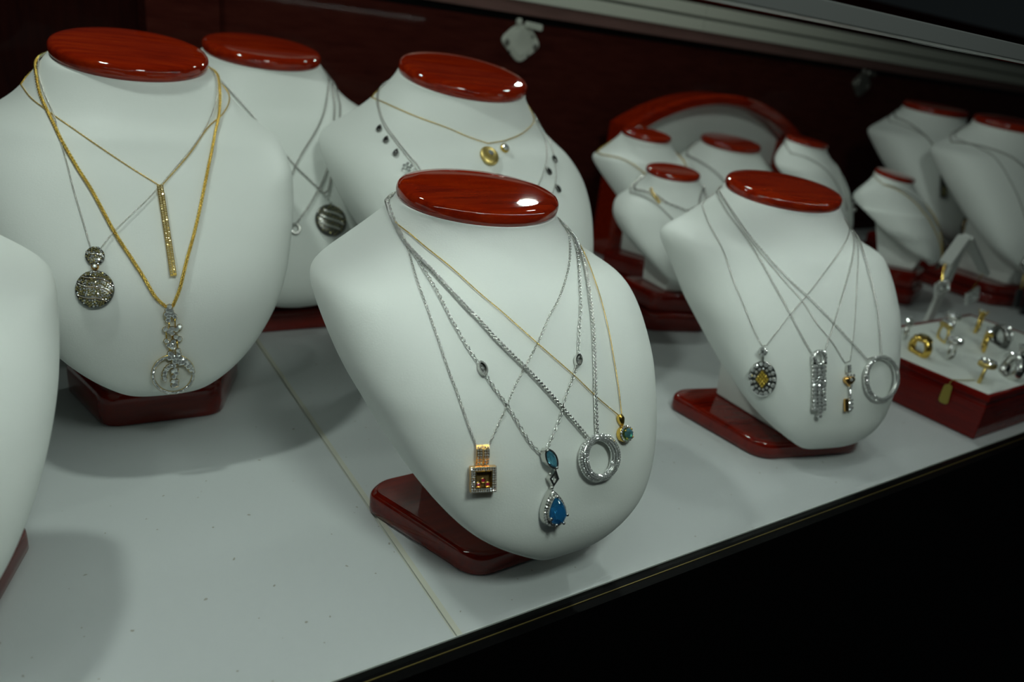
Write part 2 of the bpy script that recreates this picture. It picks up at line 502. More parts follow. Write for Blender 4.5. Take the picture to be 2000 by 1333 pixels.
class Bust:
    def __init__(self, params, pose, label, base_h, tiers=1, base_s=1.0, detail=1.0):
        s = self.s = dict(zip(NAMES, params))
        x, y, yaw, sc, zo = pose
        self.sc = sc
        nt, na = int(112 * detail), int(72 * detail)
        G = bust_grid(s, nt, na)
        self.nt, self.na = nt, na
        L = G * sc; L[..., 2] += zo
        self.loc = L
        c, sn = math.cos(yaw), math.sin(yaw)
        self.Rz = np.array([[c, -sn, 0], [sn, c, 0], [0, 0, 1]])
        self.o = np.array([x, y, 0.0])
        self.world = L @ self.Rz.T + self.o
        self.root = root('necklace_bust', (x, y, 0), label, 'display bust', 'white necklace busts', rz=yaw)
        vs = L.reshape(-1, 3)
        fs = []
        for i in range(nt - 1):
            for j in range(na):
                k = (j + 1) % na
                fs.append((i * na + j, i * na + k, (i + 1) * na + k, (i + 1) * na + j))
        fs.append(tuple(range(na)))
        fs.append(tuple(range((nt - 1) * na, nt * na)))
        mb = MB().add(vs, fs)
        b = mb.build('body', 'leather', self.root, smooth=True)
        self.bvh = BVHTree.FromPolygons([tuple(p) for p in self.world.reshape(-1, 3)], fs)
        # cap: lacquered oval with a rounded rim
        prof = [(.955, -.0005), (.985, .0000), (1.0, .0022), (1.005, .0045), (.998, .0068), (.975, .0085), (.93, .0094), (.80, .0099), (.5, .0102), (.2, .0103)]
        cv, cf = [], []
        n = 64
        for k, h in prof:
            for i in range(n):
                q = 2 * math.pi * i / n
                X = s['a0'] * k * math.cos(q); Dd = s['b0'] * k * math.sin(q)
                cv.append((X * sc, (s['yc'] - Dd * math.cos(s['tc']) + h * math.sin(s['tc'])) * sc, (HC + Dd * math.sin(s['tc']) + h * math.cos(s['tc'])) * sc + zo))
        for r_ in range(len(prof) - 1):
            cf += [(r_ * n + i, r_ * n + (i + 1) % n, (r_ + 1) * n + (i + 1) % n, (r_ + 1) * n + i) for i in range(n)]
        cf += [tuple(range((len(prof) - 1) * n, len(prof) * n)), tuple(range(n))[::-1]]
        MB().add(cv, cf).build('cap', 'cherry', self.root, smooth=True)
        # base: rounded trapezoid slab(s)
        k = base_s * sc
        h = base_h / tiers
        for i in range(tiers):
            g = (1.12 if tiers == 2 and i == 0 else 1.0) * k
            poly = rounded([(-.053 * g, -.070 * g), (.053 * g, -.070 * g), (.086 * g, .026 * g), (.074 * g, .036 * g), (-.074 * g, .036 * g), (-.086 * g, .026 * g)], .016 * g, 6)
            P = np.array(poly)
            cen = P.mean(0)
            rr = min(.0055, h * .3) / (np.abs(P).max())
            rings = [(.985, 0.0004), (1.0, .0016), (1.0, h * .35), (1.0, h * .62)]
            for q in (20, 40, 60, 80, 90):
                q_ = math.radians(q)
                rings.append((1.0 - rr * (1 - math.cos(q_)), h * .7 + h * .3 * math.sin(q_) - .0002 * (q == 90 and i + 1 < tiers)))
            rings += [(1.0 - rr * 1.15, rings[-1][1]), (.5, rings[-1][1])]
            bv, bf = [], []
            m = len(P)
            for q, z in rings:
                bv += [(*(cen + (p - cen) * q), z + i * h) for p in P]
            for r_ in range(len(rings) - 1):
                bf += [(r_ * m + a, r_ * m + (a + 1) % m, (r_ + 1) * m + (a + 1) % m, (r_ + 1) * m + a) for a in range(m)]
            bf += [tuple(range(m))[::-1], tuple(range((len(rings) - 1) * m, len(rings) * m))]
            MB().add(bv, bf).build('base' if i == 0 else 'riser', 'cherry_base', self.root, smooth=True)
        # support block between the base and the hollow of the chest
        S = np.array([s['ys'], s['zs']]); T = np.array([s['yt'], s['zt']])
        nrm = np.array([-(T - S)[1], (T - S)[0]]); nrm /= np.linalg.norm(nrm)
        if nrm[1] > 0: nrm = -nrm
        pts = [S + (T - S) * .12 - nrm * .012, S + (T - S) * .80 - nrm * .010]
        A, B = ((p[0] * sc, p[1] * sc + zo) for p in pts)
        zb = base_h + .0002
        B = (B[0], max(B[1], zb + .002))
        w0, w1 = .043 * sc, .026 * sc
        yb = (max(B[0] + .012 * sc, -.062 * k), .022 * k)
        sv = []
        for sx in (-1, 1):
            sv += [(sx * w1, yb[0], zb), (sx * w0, yb[1], zb), (sx * w0, A[0], A[1]), (sx * w1, B[0], B[1])]
        MB().add(sv, [(0, 1, 2, 3), (4, 7, 6, 5), (0, 4, 5, 1), (1, 5, 6, 2), (2, 6, 7, 3), (3, 7, 4, 0)]).build('support', 'leather', self.root, bevel=0.002 * sc)
    def hit(self, px, py):
        d = ray(px, py)
        p, nn, i, dist = self.bvh.ray_cast(Vector(CAM_C), Vector(d))
        if p is None:
            return None
        nn = np.array(nn)
        if nn @ d > 0: nn = -nn
        return np.array(p), nn
    def near(self, p):
        q, nn, i, dist = self.bvh.find_nearest(Vector(p))
        nn = np.array(nn)
        c = self.o + self.Rz @ np.array([0, 0.02 * self.sc, self.loc[..., 2].mean()])
        return np.array(q), nn
    def index(self, p):
        d = ((self.world - p) ** 2).sum(-1)
        return np.unravel_index(d.argmin(), d.shape)
    def surf(self, ti, aj):
        i = int(np.clip(ti, 0, self.nt - 2)); u = np.clip(ti, 0, self.nt - 1) - i
        j = int(math.floor(aj)); v = aj - j
        Wd = self.world
        j0, j1 = j % self.na, (j + 1) % self.na
        p = (Wd[i, j0] * (1 - v) + Wd[i, j1] * v) * (1 - u) + (Wd[i + 1, j0] * (1 - v) + Wd[i + 1, j1] * v) * u
        du = Wd[i + 1, j0] - Wd[i, j0]; dv = Wd[i, j1] - Wd[i, j0]
        nn = np.cross(dv, du); nn /= np.linalg.norm(nn) + 1e-12
        c = Wd[i].mean(0)
        if nn @ (p - c) < 0: nn = -nn
        return p, nn
    def back(self, p0, p1, lift):
        """points round the back of the neck from p0 (picture left) to p1"""
        i0, j0 = self.index(p0); i1, j1 = self.index(p1)
        if j1 < j0: j1 += self.na
        if j1 - j0 > self.na * 0.95: return []
        n = 26
        out = []
        for k in range(1, n):
            t = k / n
            ti = i0 + (i1 - i0) * t
            ti = ti * (1 - math.sin(math.pi * t) * 0.45)
            p, nn = self.surf(max(ti, 2), j0 + (j1 - j0) * t)
            out.append(p + nn * lift)
        return out


BP = {
 'front': ([0.0559, 0.04814, 0.05921, 0.08676, 0.1095, 0.1106, 0.1069, 0.1001, 0.08693, 0.06621, 0.02917, 0.1991, 0.1739, 0.05952, 0.07316, 0.0534, 0.06775, 0.1618, -0.1034, 0.01803, 0.04404, 0.0567, 0.05, 0.05, 0.05, 0.048, 0.04, 2.029, -0.09946, 0.04957, 0.09944, 0.2722, 3.208, 0.0188], [0.08294, 0.1082, 0.01931, 1.056, 0]),
 'right': ([0.05586, 0.04733, 0.06152, 0.08329, 0.1092, 0.1053, 0.102, 0.09579, 0.083, 0.06332, 0.03497, 0.1992, 0.173, 0.05749, 0.07423, 0.05464, 0.07297, 0.1613, -0.0972, 0.01246, 0.04252, 0.05723, 0.05, 0.05, 0.05, 0.048, 0.04, 2.034, -0.1324, 0.06726, 0.1235, 0.2819, 3.167, 0.01729], [0.4231, 0.1297, -0.2524, 1.058, 0]),
 'left': ([0.05043, 0.04687, 0.05563, 0.07551, 0.1009, 0.1041, 0.1017, 0.09471, 0.0822, 0.05926, 0.03149, 0.199, 0.1738, 0.05875, 0.07266, 0.0619, 0.07973, 0.1573, -0.1048, 0.01159, 0.04342, 0.05607, 0.05, 0.05, 0.05, 0.048, 0.04, 1.969, -0.2264, 0.05965, 0.1228, 0.2419, 3.062, 0.01812], [-0.1065, 0.3672, -0.06716, 1.171, 0.03263]),
 'mid': ([0.05484, 0.04696, 0.0587, 0.08048, 0.105, 0.1089, 0.1066, 0.1002, 0.08659, 0.06609, 0.03278, 0.1991, 0.1729, 0.05809, 0.07279, 0.05128, 0.09803, 0.1541, -0.09351, 0.01355, 0.04324, 0.05599, 0.05, 0.05, 0.05, 0.048, 0.04, 1.967, -0.245, 0.03821, 0.124, 0.2588, 3.05, 0.01835], [0.1969, 0.3511, -0.006623, 1.23, 0.02929]),
 'backleft': ([0.05018, 0.04684, 0.05562, 0.08009, 0.1087, 0.1101, 0.107, 0.09971, 0.08693, 0.06606, 0.03259, 0.1991, 0.1713, 0.05881, 0.07282, 0.05152, 0.06584, 0.1609, -0.09993, 0.0139, 0.0434, 0.05613, 0.05, 0.05, 0.05, 0.048, 0.04, 1.971, -0.1802, 0.05775, 0.1175, 0.2484, 3.078, 0.01813], [0.04675, 0.55, -0.04725, 1.253, 0.02005]),
 'A': ([0.0526, 0.04661, 0.05738, 0.08476, 0.1099, 0.1121, 0.1065, 0.09777, 0.087, 0.06606, 0.03278, 0.1993, 0.1733, 0.05856, 0.07287, 0.05156, 0.07326, 0.1627, -0.09766, 0.01469, 0.04334, 0.05623, 0.05, 0.05, 0.05, 0.048, 0.04, 1.971, -0.1323, 0.05732, 0.1124, 0.2473, 3.077, 0.0182], [0.5906, 0.5185, 0.04456, 0.7478, 0.06673]),
 'B': ([0.05595, 0.0467, 0.0594, 0.08572, 0.1036, 0.1098, 0.107, 0.09971, 0.08693, 0.06606, 0.03278, 0.2007, 0.1755, 0.05858, 0.07272, 0.05365, 0.07945, 0.1555, -0.0937, 0.01435, 0.04334, 0.05618, 0.05, 0.05, 0.05, 0.048, 0.04, 1.969, -0.1465, 0.05548, 0.1173, 0.2484, 3.067, 0.01814], [0.8414, 0.5702, -0.1215, 1.004, 0.02009]),
 'C': ([0.05571, 0.04652, 0.05739, 0.08565, 0.1097, 0.1092, 0.1068, 0.0999, 0.08698, 0.06604, 0.03278, 0.2005, 0.1747, 0.05873, 0.07274, 0.05308, 0.06517, 0.1562, -0.09211, 0.01407, 0.0434, 0.05613, 0.05, 0.05, 0.05, 0.048, 0.04, 1.966, -0.1251, 0.05476, 0.1193, 0.2497, 3.074, 0.01813], [0.9376, 0.4909, 0.3915, 0.742, 0.07549]),
 'D': ([0.05523, 0.0469, 0.05555, 0.07692, 0.1008, 0.1151, 0.1204, 0.1099, 0.08535, 0.05642, 0.03335, 0.1991, 0.1703, 0.05861, 0.07215, 0.06709, 0.07981, 0.1528, -0.09205, 0.0183, 0.04329, 0.05537, 0.05, 0.05, 0.05, 0.048, 0.04, 1.971, -0.1497, 0.05906, 0.1168, 0.2169, 3.076, 0.01802], [0.5251, 0.3966, -0.3293, 0.6766, 0.04915]),
 'E': ([0.05891, 0.04703, 0.05835, 0.0879, 0.0983, 0.1031, 0.1105, 0.1104, 0.09055, 0.07178, 0.02876, 0.2, 0.179, 0.05919, 0.07334, 0.05408, 0.1051, 0.151, -0.1022, 0.01943, 0.04435, 0.05851, 0.05, 0.05, 0.05, 0.048, 0.04, 1.892, -0.1542, 0.01099, 0.1578, 0.1329, 3.013, 0.01551], [1.043, 0.3869, 0.323, 0.6836, 0.05367]),
 'F': ([0.05573, 0.04674, 0.05719, 0.08563, 0.1103, 0.1097, 0.107, 0.09971, 0.08693, 0.06606, 0.03278, 0.1997, 0.1743, 0.05877, 0.07274, 0.05358, 0.06498, 0.1623, -0.09738, 0.0146, 0.0434, 0.05613, 0.05, 0.05, 0.05, 0.048, 0.04, 1.971, -0.1169, 0.05838, 0.1177, 0.2484, 3.079, 0.01813], [1.377, 0.53, -0.3, 1.205, 0.052]),
 'G': ([0.05573, 0.04674, 0.05719, 0.08563, 0.1103, 0.1097, 0.107, 0.09971, 0.08693, 0.06606, 0.03278, 0.1997, 0.1743, 0.05877, 0.07274, 0.05358, 0.06498, 0.1623, -0.09738, 0.0146, 0.0434, 0.05613, 0.05, 0.05, 0.05, 0.048, 0.04, 1.971, -0.1169, 0.05838, 0.1177, 0.2484, 3.079, 0.01813], [1.31, 0.347, -0.38, 1.25, 0.035]),
 'H': ([0.05573, 0.04674, 0.05712, 0.0864, 0.1099, 0.1087, 0.1062, 0.1001, 0.08706, 0.06597, 0.03278, 0.1994, 0.175, 0.05877, 0.07278, 0.05348, 0.05998, 0.1599, -0.0999, 0.0141, 0.04339, 0.05614, 0.05, 0.05, 0.05, 0.048, 0.04, 1.972, -0.1166, 0.0578, 0.1207, 0.2485, 3.08, 0.01815], [-0.2885, 0.1513, 0.007103, 1.038, -0.002748]),
}
BP['H'][1][4] = BP['B'][1][4] = 0.0
BUST = {}
for key, label, bh, ti, bs, det in (
    ('front', 'white bust nearest the glass, wearing the blue teardrop and gold square pendants', .0175, 1, 0.95, 1.5),
    ('right', 'white bust beside the ring box, wearing four diamond pendant necklaces', .0165, 1, 1.03, 1.3),
    ('left', 'tall white bust wearing the gold bar and diamond circle pendants', .030, 1, 0.70, 1.4),
    ('mid', 'white bust behind the nearest bust, wearing a gold disc necklace', .022, 1, 0.8, 1.2),
    ('backleft', 'shaded white bust half hidden behind the gold bar bust', .046, 2, 0.76, 1.0),
    ('H', 'bare white bust cut off by the left edge of the picture', .0175, 1, 0.94, 1.3),
    ('A', 'small white bust under the left end of the red arch', .056, 2, 1.0, .8),
    ('B', 'white bust standing centrally in front of the red arch', .0165, 1, 1.0, .8),
    ('C', 'white bust under the right end of the red arch', .066, 2, 1.0, .8),
    ('D', 'small white bust with gold clasp chain, in front of the arch busts', .050, 2, 1.0, .8),
    ('E', 'small reclining white bust just left of the white earring stand', .055, 2, 1.0, .8),
    ('F', 'dim white bust in the far corner, left of the edge bust', .050, 2, 1.0, .8),
    ('G', 'large white bust cut off by the right edge, above the ring box', .034, 2, 1.0, .8)):
    BUST[key] = Bust(*BP[key], label, bh, ti, base_s=bs, detail=det)

# ------------------------------------------------------------------ chains
def catmull(pts, step=5.0):
    P = [np.array(p, float) for p in pts]
    P = [2 * P[0] - P[1]] + P + [2 * P[-1] - P[-2]]
    out = []
    for i in range(1, len(P) - 2):
        a, b, c, d = P[i - 1:i + 3]
        n = max(1, int(np.linalg.norm(c - b) / step))
        for k in range(n):
            t = k / n
            out.append(0.5 * ((2 * b) + (c - a) * t + (2 * a - 5 * b + 4 * c - d) * t * t + (3 * b - a - 3 * c + d) * t ** 3))
    out.append(P[-2])
    return out

def resample(pts, step, closed):
    P = np.array(pts)
    if closed: P = np.vstack([P, P[:1]])
    seg = np.linalg.norm(np.diff(P, axis=0), axis=1)
    s = np.concatenate([[0], np.cumsum(seg)])
    n = max(2, int(round(s[-1] / step)))
    q = np.linspace(0, s[-1], n + (0 if closed else 1), endpoint=not closed)
    return np.stack([np.interp(q, s, P[:, k]) for k in range(3)], 1)

def smooth3(P, it=2):
    P = np.array(P)
    for _ in range(it):
        P[1:-1] = P[:-2] * .25 + P[1:-1] * .5 + P[2:] * .25
    return P

_tmpl = {}
def link_template(seg, cs):
    key = (seg, cs)
    if key not in _tmpl:
        vs, fs = [], []
        for i in range(seg):
            q = 2 * math.pi * i / seg
            for k in range(cs):
                w = 2 * math.pi * (k + .5) / cs
                vs.append((math.cos(q), math.sin(q), math.cos(w), math.sin(w)))
        for i in range(seg):
            j = (i + 1) % seg
            fs += [(i * cs + k, i * cs + (k + 1) % cs, j * cs + (k + 1) % cs, j * cs + k) for k in range(cs)]
        _tmpl[key] = (np.array(vs), np.array(fs))
    return _tmpl[key]

def chain_mesh(path, normals_at, pitch, width, wire, closed, seg=8, cs=4, lenf=1.5, tilt=45.0, name='chain', material='silver', parent=None):
    """links of an elongated ring set at alternating angles along the path: ONE mesh"""
    C = resample(path, pitch, closed)
    N = len(C)
    T = np.roll(C, -1, 0) - np.roll(C, 1, 0)
    if not closed:
        T[0] = C[1] - C[0]; T[-1] = C[-1] - C[-2]
    T /= np.linalg.norm(T, axis=1, keepdims=True) + 1e-12
    Nn = np.array([normals_at(c) for c in C])
    B = np.cross(T, Nn); B /= np.linalg.norm(B, axis=1, keepdims=True) + 1e-12
    Nn = np.cross(B, T)
    sg = np.where(np.arange(N) % 2 == 0, 1.0, -1.0)[:, None]
    a = math.radians(tilt)
    U = math.cos(a) * B + sg * math.sin(a) * Nn
    V = np.cross(T, U)
    tv, tf = link_template(seg, cs)
    L2, W2 = pitch * lenf / 2, width / 2
    cq, sq, cw, sw = tv.T
    al = (L2 - wire) * cq + wire * cw * cq
    ac = (W2 - wire) * sq + wire * cw * sq
    up = wire * sw
    Vt = C[:, None, :] + T[:, None, :] * al[None, :, None] + U[:, None, :] * ac[None, :, None] + V[:, None, :] * up[None, :, None]
    F = (tf[None] + (np.arange(N) * len(tv))[:, None, None]).reshape(-1, 4)
    o0 = np.array(ROOTS.get(parent.name, (0, 0, 0)))
    Vt = Vt.reshape(-1, 3) - o0
    me = bpy.data.meshes.new(name)
    me.vertices.add(len(Vt)); me.vertices.foreach_set('co', Vt.ravel())
    me.loops.add(F.size); me.loops.foreach_set('vertex_index', F.ravel())
    me.polygons.add(len(F)); me.polygons.foreach_set('loop_start', np.arange(0, F.size, 4)); me.polygons.foreach_set('loop_total', np.full(len(F), 4))
    me.update(calc_edges=True)
    me.materials.append(M[material])
    me.polygons.foreach_set('use_smooth', [True] * len(F))
    o = bpy.data.objects.new(name, me)
    COL.objects.link(o)
    o.parent = parent
    ROOTS[o.name] = tuple(o0)
    return o

STYLE = dict(   # pitch, width, wire, length factor, tilt, segments
    cable=(.00190, .0019, .00032, 1.55, 45, 8, 4),
    rolo=(.00260, .0025, .00040, 1.45, 45, 10, 4),
    wheat=(.00125, .0030, .00055, 2.3, 38, 8, 4),
    box=(.00080, .00105, .00028, 1.7, 45, 6, 4),
    fine=(.00150, .0014, .00028, 1.55, 45, 6, 4),
    cord=(.00150, .0030, .00062, 2.0, 40, 8, 4),
    far=(.0026, .0026, .00055, 1.6, 45, 6, 3),
    farbig=(.0036, .0042, .0009, 1.6, 45, 6, 3))

def lay(b, pxs, lift):
    """follow a line of picture points over the surface of a bust"""
    out = []
    for p in catmull(pxs):
        h = b.hit(*p)
        if h is not None:
            out.append(h[0] + h[1] * lift)
    return out

class Necklace:
    def __init__(self, b, label, left, right, style, material, lift=None, group=None, at=None, back=True, scale=1.0):
        pitch, width, wire, lf, tilt, seg, cs = STYLE[style]
        pitch, width, wire = pitch * scale, width * scale, wire * scale
        lift = (lift if lift is not None else width * .45)
        L, R_ = lay(b, left, lift), lay(b, right, lift)
        loc = np.array(at if at is not None else L[-1])
        self.b = b
        self.root = root('pendant_necklace', tuple(loc), label, 'necklace', group, world_parts=True)
        path = list(smooth3(L, 2)) + list(smooth3(R_, 2))
        closed = False
        if back:
            bk = b.back(path[0], path[-1], lift)
            path = path + bk[::-1]
            closed = True
        norm = lambda c: b.surf(*b.index(c))[1]
        self.chain = chain_mesh(path, norm, pitch, width, wire, closed, seg, cs, lf, tilt, 'chain', material, self.root)

def straight(b, S, B, E, n=30):
    """V-shaped line over the chest between local surface fractions: (t, angle) of start, bottom and end"""
    f = lambda q: b.surf(q[0] * (b.nt - 1), q[1] / (2 * math.pi) * b.na)[0]
    S, B, E = f(S), f(B), f(E)
    out = []
    fwd = b.Rz @ np.array([0, -1, .5]) * 0.03
    for P, Q in ((S, B), (B, E)):
        for k in range(n):
            t = k / n
            p = P * (1 - t) + Q * t + fwd * 4 * t * (1 - t)
            q, nn, i, d = b.bvh.find_nearest(Vector(p))
            out.append(np.array(q))
    out.append(E)
    return out

class FarNecklace:
    """necklace of a busts further back, laid from fractions of the surface"""
    def __init__(self, b, label, S, B, E, material, style='far', group=None):
        pitch, width, wire, lf, tilt, seg, cs = STYLE[style]
        pts = straight(b, S, B, E)
        norm = lambda c: b.surf(*b.index(c))[1]
        pts = [p + norm(p) * width * .45 for p in pts]
        mid = pts[len(pts) // 2]
        self.b = b
        self.root = root('pendant_necklace', tuple(mid), label, 'necklace', group, world_parts=True)
        bk = b.back(pts[0], pts[-1], width * .45)
        self.chain = chain_mesh(smooth3(pts, 1).tolist() + bk[::-1], norm, pitch, width, wire, True, seg, cs, lf, tilt, 'chain', material, self.root)
        self.bottom = mid
        self.fr = Frame(b, point=mid)

class Frame:
    """plane tangent to a bust: x across, y up, h out of the surface"""
    def __init__(self, b, c=None, top=None, bottom=None, lift=0.0008, point=None, depth_px=None):
        if point is not None:
            i, j = b.index(np.array(point)); p, n = b.surf(i, j)
            p = np.array(point)
        else:
            p, n = b.hit(*c)
            # average the normal round the point
            ns = [n]
            for dx, dy in ((12, 0), (-12, 0), (0, 12), (0, -12)):
                h = b.hit(c[0] + dx, c[1] + dy)
                if h is not None: ns.append(h[1])
            n = np.mean(ns, 0)
        n /= np.linalg.norm(n)
        self.n = n
        self.o = p + n * lift
        if top is not None:
            u = self._on(*top) - self._on(*bottom)
        else:
            u = np.array([0, 0, 1.0]) - n * n[2]
        u = u - n * (u @ n)
        self.y = u / np.linalg.norm(u)
        self.x = np.cross(self.y, n)
        self.mpp = np.linalg.norm(self.o - CAM_C) / FPX
    def _on(self, px, py):
        d = ray(px, py)
        return CAM_C + d * (((self.o - CAM_C) @ self.n) / (d @ self.n))
    def px(self, px, py):
        v = self._on(px, py) - self.o
        return float(v @ self.x), float(v @ self.y)
    def __call__(self, x, y, h=0.0):
        return tuple(self.o + self.x * x + self.y * y + self.n * h)

def ell(cx, cy, rx, ry, n, ph=0.0):
    return [(cx + rx * math.cos(2 * math.pi * i / n + ph), cy + ry * math.sin(2 * math.pi * i / n + ph)) for i in range(n)]

def pear(cx, cy, w, h, n=20, m=.8):
    out = []
    for i in range(n):
        q = 2 * math.pi * i / n
        out.append((cx - w * 1.12 * math.sin(q) * max(abs(math.sin(q / 2)), .15) ** m, cy + h * math.cos(q)))
    return out

def marquise(cx, cy, w, l, ang, n=16, e=1.0):
    out = []
    for i in range(n):
        q = 2 * math.pi * i / n
        a, b = l * math.cos(q), w * math.sin(q) * abs(math.sin(q)) ** (.35 * e)
        out.append((cx + a * math.cos(ang) - b * math.sin(ang), cy + a * math.sin(ang) + b * math.cos(ang)))
    return out

def frame_prism(mb, fr, outer, inner, h0, h1):
    """flat ring between two outlines of equal length"""
    n = len(outer)
    vs = [fr(*p, h0) for p in outer] + [fr(*p, h1) for p in outer] + [fr(*p, h1) for p in inner] + [fr(*p, h0) for p in inner]
    fs = []
    for i in range(n):
        j = (i + 1) % n
        for k in range(4):
            a, b = k * n, ((k + 1) % 4) * n
            fs.append((a + i, a + j, b + j, b + i))
    return mb.add(vs, fs)

def pave_ring(fr, cx, cy, rx, ry, tube, rows, count, gem_r, base_mat, parent, nm='hoop', hflat=1.0):
    """oval hoop with rows of small stones over its outward half"""
    vr = lambda q: tube * (.55 + .45 * abs(math.cos(q)))
    pts = [fr(x, y, tube * hflat) for x, y in ell(cx, cy, rx, ry, 48)]
    o = MB().tube(pts, [vr(2 * math.pi * i / 48) * .93 for i in range(48)], 10, True, up=fr.n).build(nm, base_mat, parent, smooth=True)
    g = MB()
    for k in range(rows):
        a = math.radians(-75 + 150 * k / max(1, rows - 1)) if rows > 1 else 0
        for i in range(count):
            q = 2 * math.pi * (i + (k % 2) * .5) / count
            ox, oy = math.cos(q) / rx, math.sin(q) / ry
            L = math.hypot(ox, oy); ox, oy = ox / L, oy / L
            ax = (ox * math.sin(a), oy * math.sin(a), math.cos(a))
            tq = vr(q)
            P = (cx + rx * math.cos(q) + ax[0] * tq * 1.04, cy + ry * math.sin(q) + ax[1] * tq * 1.04, tube * hflat + ax[2] * tq * 1.04)
            g.gem(fr, *P, gem_r * random.uniform(.92, 1.05), n=6, rot=random.random(), axis=(ax[0] + random.uniform(-.15, .15), ax[1] + random.uniform(-.15, .15), ax[2]))
    g.build('pave_stones', 'diamond', o, kind='stuff')
    return o


# ------------------------------------------------------------------ necklaces of the nearest bust
b = BUST['front']
G1 = 'necklaces on the nearest bust'
# gold square locket
nk = Necklace(b, 'white gold cable chain with a square gold diamond locket holding three rubies',
    [(757, 395), (775, 440), (796, 485), (815, 550), (833, 600), (852, 654), (868, 702), (879, 734), (892, 767), (906, 808), (919, 845), (930, 872)],
    [(953, 872), (970, 835), (987, 798), (1004, 757), (1022, 722), (1049, 671), (1071, 620), (1088, 590), (1102, 553), (1110, 519), (1112, 482), (1107, 448), (1094, 423)], 'cable', 'silver', group=G1)
fr = Frame(b, (941, 920), (941, 906), (941, 962), .0010)
x0, y0 = fr.px(916, 961); x1, y1 = fr.px(966, 908)
cx, cy, hx, hy = (x0 + x1) / 2, (y0 + y1) / 2, abs(x1 - x0) / 2, abs(y1 - y0) / 2
pend = frame_prism(MB(), fr, [(cx - hx, cy - hy), (cx + hx, cy - hy), (cx + hx, cy + hy), (cx - hx, cy + hy)], [(cx - hx * .63, cy - hy * .63), (cx + hx * .63, cy - hy * .63), (cx + hx * .63, cy + hy * .63), (cx - hx * .63, cy + hy * .63)], 0, .0052).build('square_pendant', 'rose', nk.root, bevel=.0003)
g = MB()
for i in range(11):
    for k in (.73, .90):
        u = -.90 + 1.8 * i / 10
        for X, Y in ((u, k), (u, -k), (k, u), (-k, u)):
            if abs(X) <= .91 and abs(Y) <= .91 and not (abs(X) > .8 and abs(Y) > .8 and k < .8):
                g.gem(fr, cx + hx * X, cy + hy * Y, .0054, hx * .085, n=6, rot=random.random())
g.build('pave_stones', 'diamond', pend, kind='stuff')
MB().box(cx - hx * .62, cx + hx * .62, cy - hy * .62, cy + hy * .62, .0006, .0016, fr).build('window', 'window', pend)
frame_prism(MB(), fr, [(cx + sx * hx * .66, cy + sy * hy * .66) for sx, sy in ((-1, -1), (1, -1), (1, 1), (-1, 1))], [(cx + sx * hx * .58, cy + sy * hy * .58) for sx, sy in ((-1, -1), (1, -1), (1, 1), (-1, 1))], .003, .0056).build('window_rim', 'gold', pend)
for u, v in ((0, -.12), (-.36, -.42), (.36, -.42)):
    bz = MB().tube([fr(x, y, .0030) for x, y in ell(cx + hx * u, cy + hy * v, hx * .17, hx * .17, 12)], hx * .055, 6, True).build('ruby_bezel', 'rose', nk.root, smooth=True)
    MB().gem(fr, cx + hx * u, cy + hy * v, .0030, hx * .14).build('ruby', 'ruby', bz)
bx0, by0 = fr.px(928.5, 908); bx1, by1 = fr.px(954, 868)
w = (bx1 - bx0)
bail = MB()
for k in (0, 1):
    xa = bx0 + w * (.0 + .53 * k); xb = xa + w * .45
    prof = [(by0, .0012), (by0 + .004, .0030), ((by0 + by1) / 2, .0038), (by1 - .002, .0034), (by1, .0018)]
    vs = [fr(x, y, h) for y, h in prof for x in (xa, xb)] + [fr(x, y, h - .0012) for y, h in prof for x in (xa, xb)]
    n = len(prof) * 2
    fs = []
    for i in range(len(prof) - 1):
        a = 2 * i
        fs += [(a, a + 1, a + 3, a + 2), (n + a, n + a + 2, n + a + 3, n + a + 1), (a, a + 2, n + a + 2, n + a), (a + 1, n + a + 1, n + a + 3, a + 3)]
    fs += [(0, n, n + 1, 1), (n - 2, n - 1, 2 * n - 1, 2 * n - 2)]
    bail.add(vs, fs)
bail = bail.build('bail', 'rose', nk.root)
g = MB()
for k in (0, 1):
    for i in range(7):
        t = (i + .6) / 7.4
        for dx in (-.10, .10):
            g.gem(fr, bx0 + w * (.225 + .53 * k + dx), by0 + (by1 - by0) * t, .0042 - .0018 * abs(t - .55), w * .085, n=6, rot=random.random())
g.build('bail_stones', 'diamond', bail, kind='stuff')

# blue teardrop
nk = Necklace(b, 'white gold link chain with marquise stations and a large blue teardrop pendant',
    [(757, 388), (772, 430), (790, 468), (803, 488), (828, 529), (852, 570), (876, 617), (899, 658), (919, 691), (934, 712), (947, 734), (967, 764), (987, 791), (1004, 818), (1021, 847), (1038, 872), (1056, 888)],
    [(1064, 880), (1078, 849), (1092, 815), (1097, 796), (1105, 767), (1118, 736), (1124, 710), (1127, 688), (1129, 641), (1132, 600), (1130, 550), (1127, 509), (1119, 468), (1105, 438), (1092, 420)], 'rolo', 'silver', lift=.0016, group=G1)
def station(root_, c, ang_px, L, Wd):
    f = Frame(b, c, (c[0] + ang_px[0], c[1] + ang_px[1]), c, .0012)
    out = marquise(0, 0, Wd, L, math.pi / 2, 20)
    inn = marquise(0, 0, Wd * .68, L * .76, math.pi / 2, 20)
    st = frame_prism(MB(), f, out, inn, 0, .0026).build('station', 'silver', root_, smooth=False)
    MB().prism(inn, .0002, .0008, f).build('station_back', 'silver_dark', st)
    g = MB()
    g.gem(f, 0, 0, .0014, Wd * .42, n=8).gem(f, 0, L * .42, .0013, Wd * .26, n=6).gem(f, 0, -L * .42, .0013, Wd * .26, n=6)
    g.build('station_stones', 'diamond', st)
m = Frame(b, (940, 722), (940, 700), (940, 740)).mpp
station(nk.root, (940, 722), (-8, -20), 15.5 * m, 9 * m)
station(nk.root, (1125, 706), (2, -20), 14.5 * m, 8.5 * m)
fr = Frame(b, (1071, 950), (1064, 880), (1078, 1025), .0010)
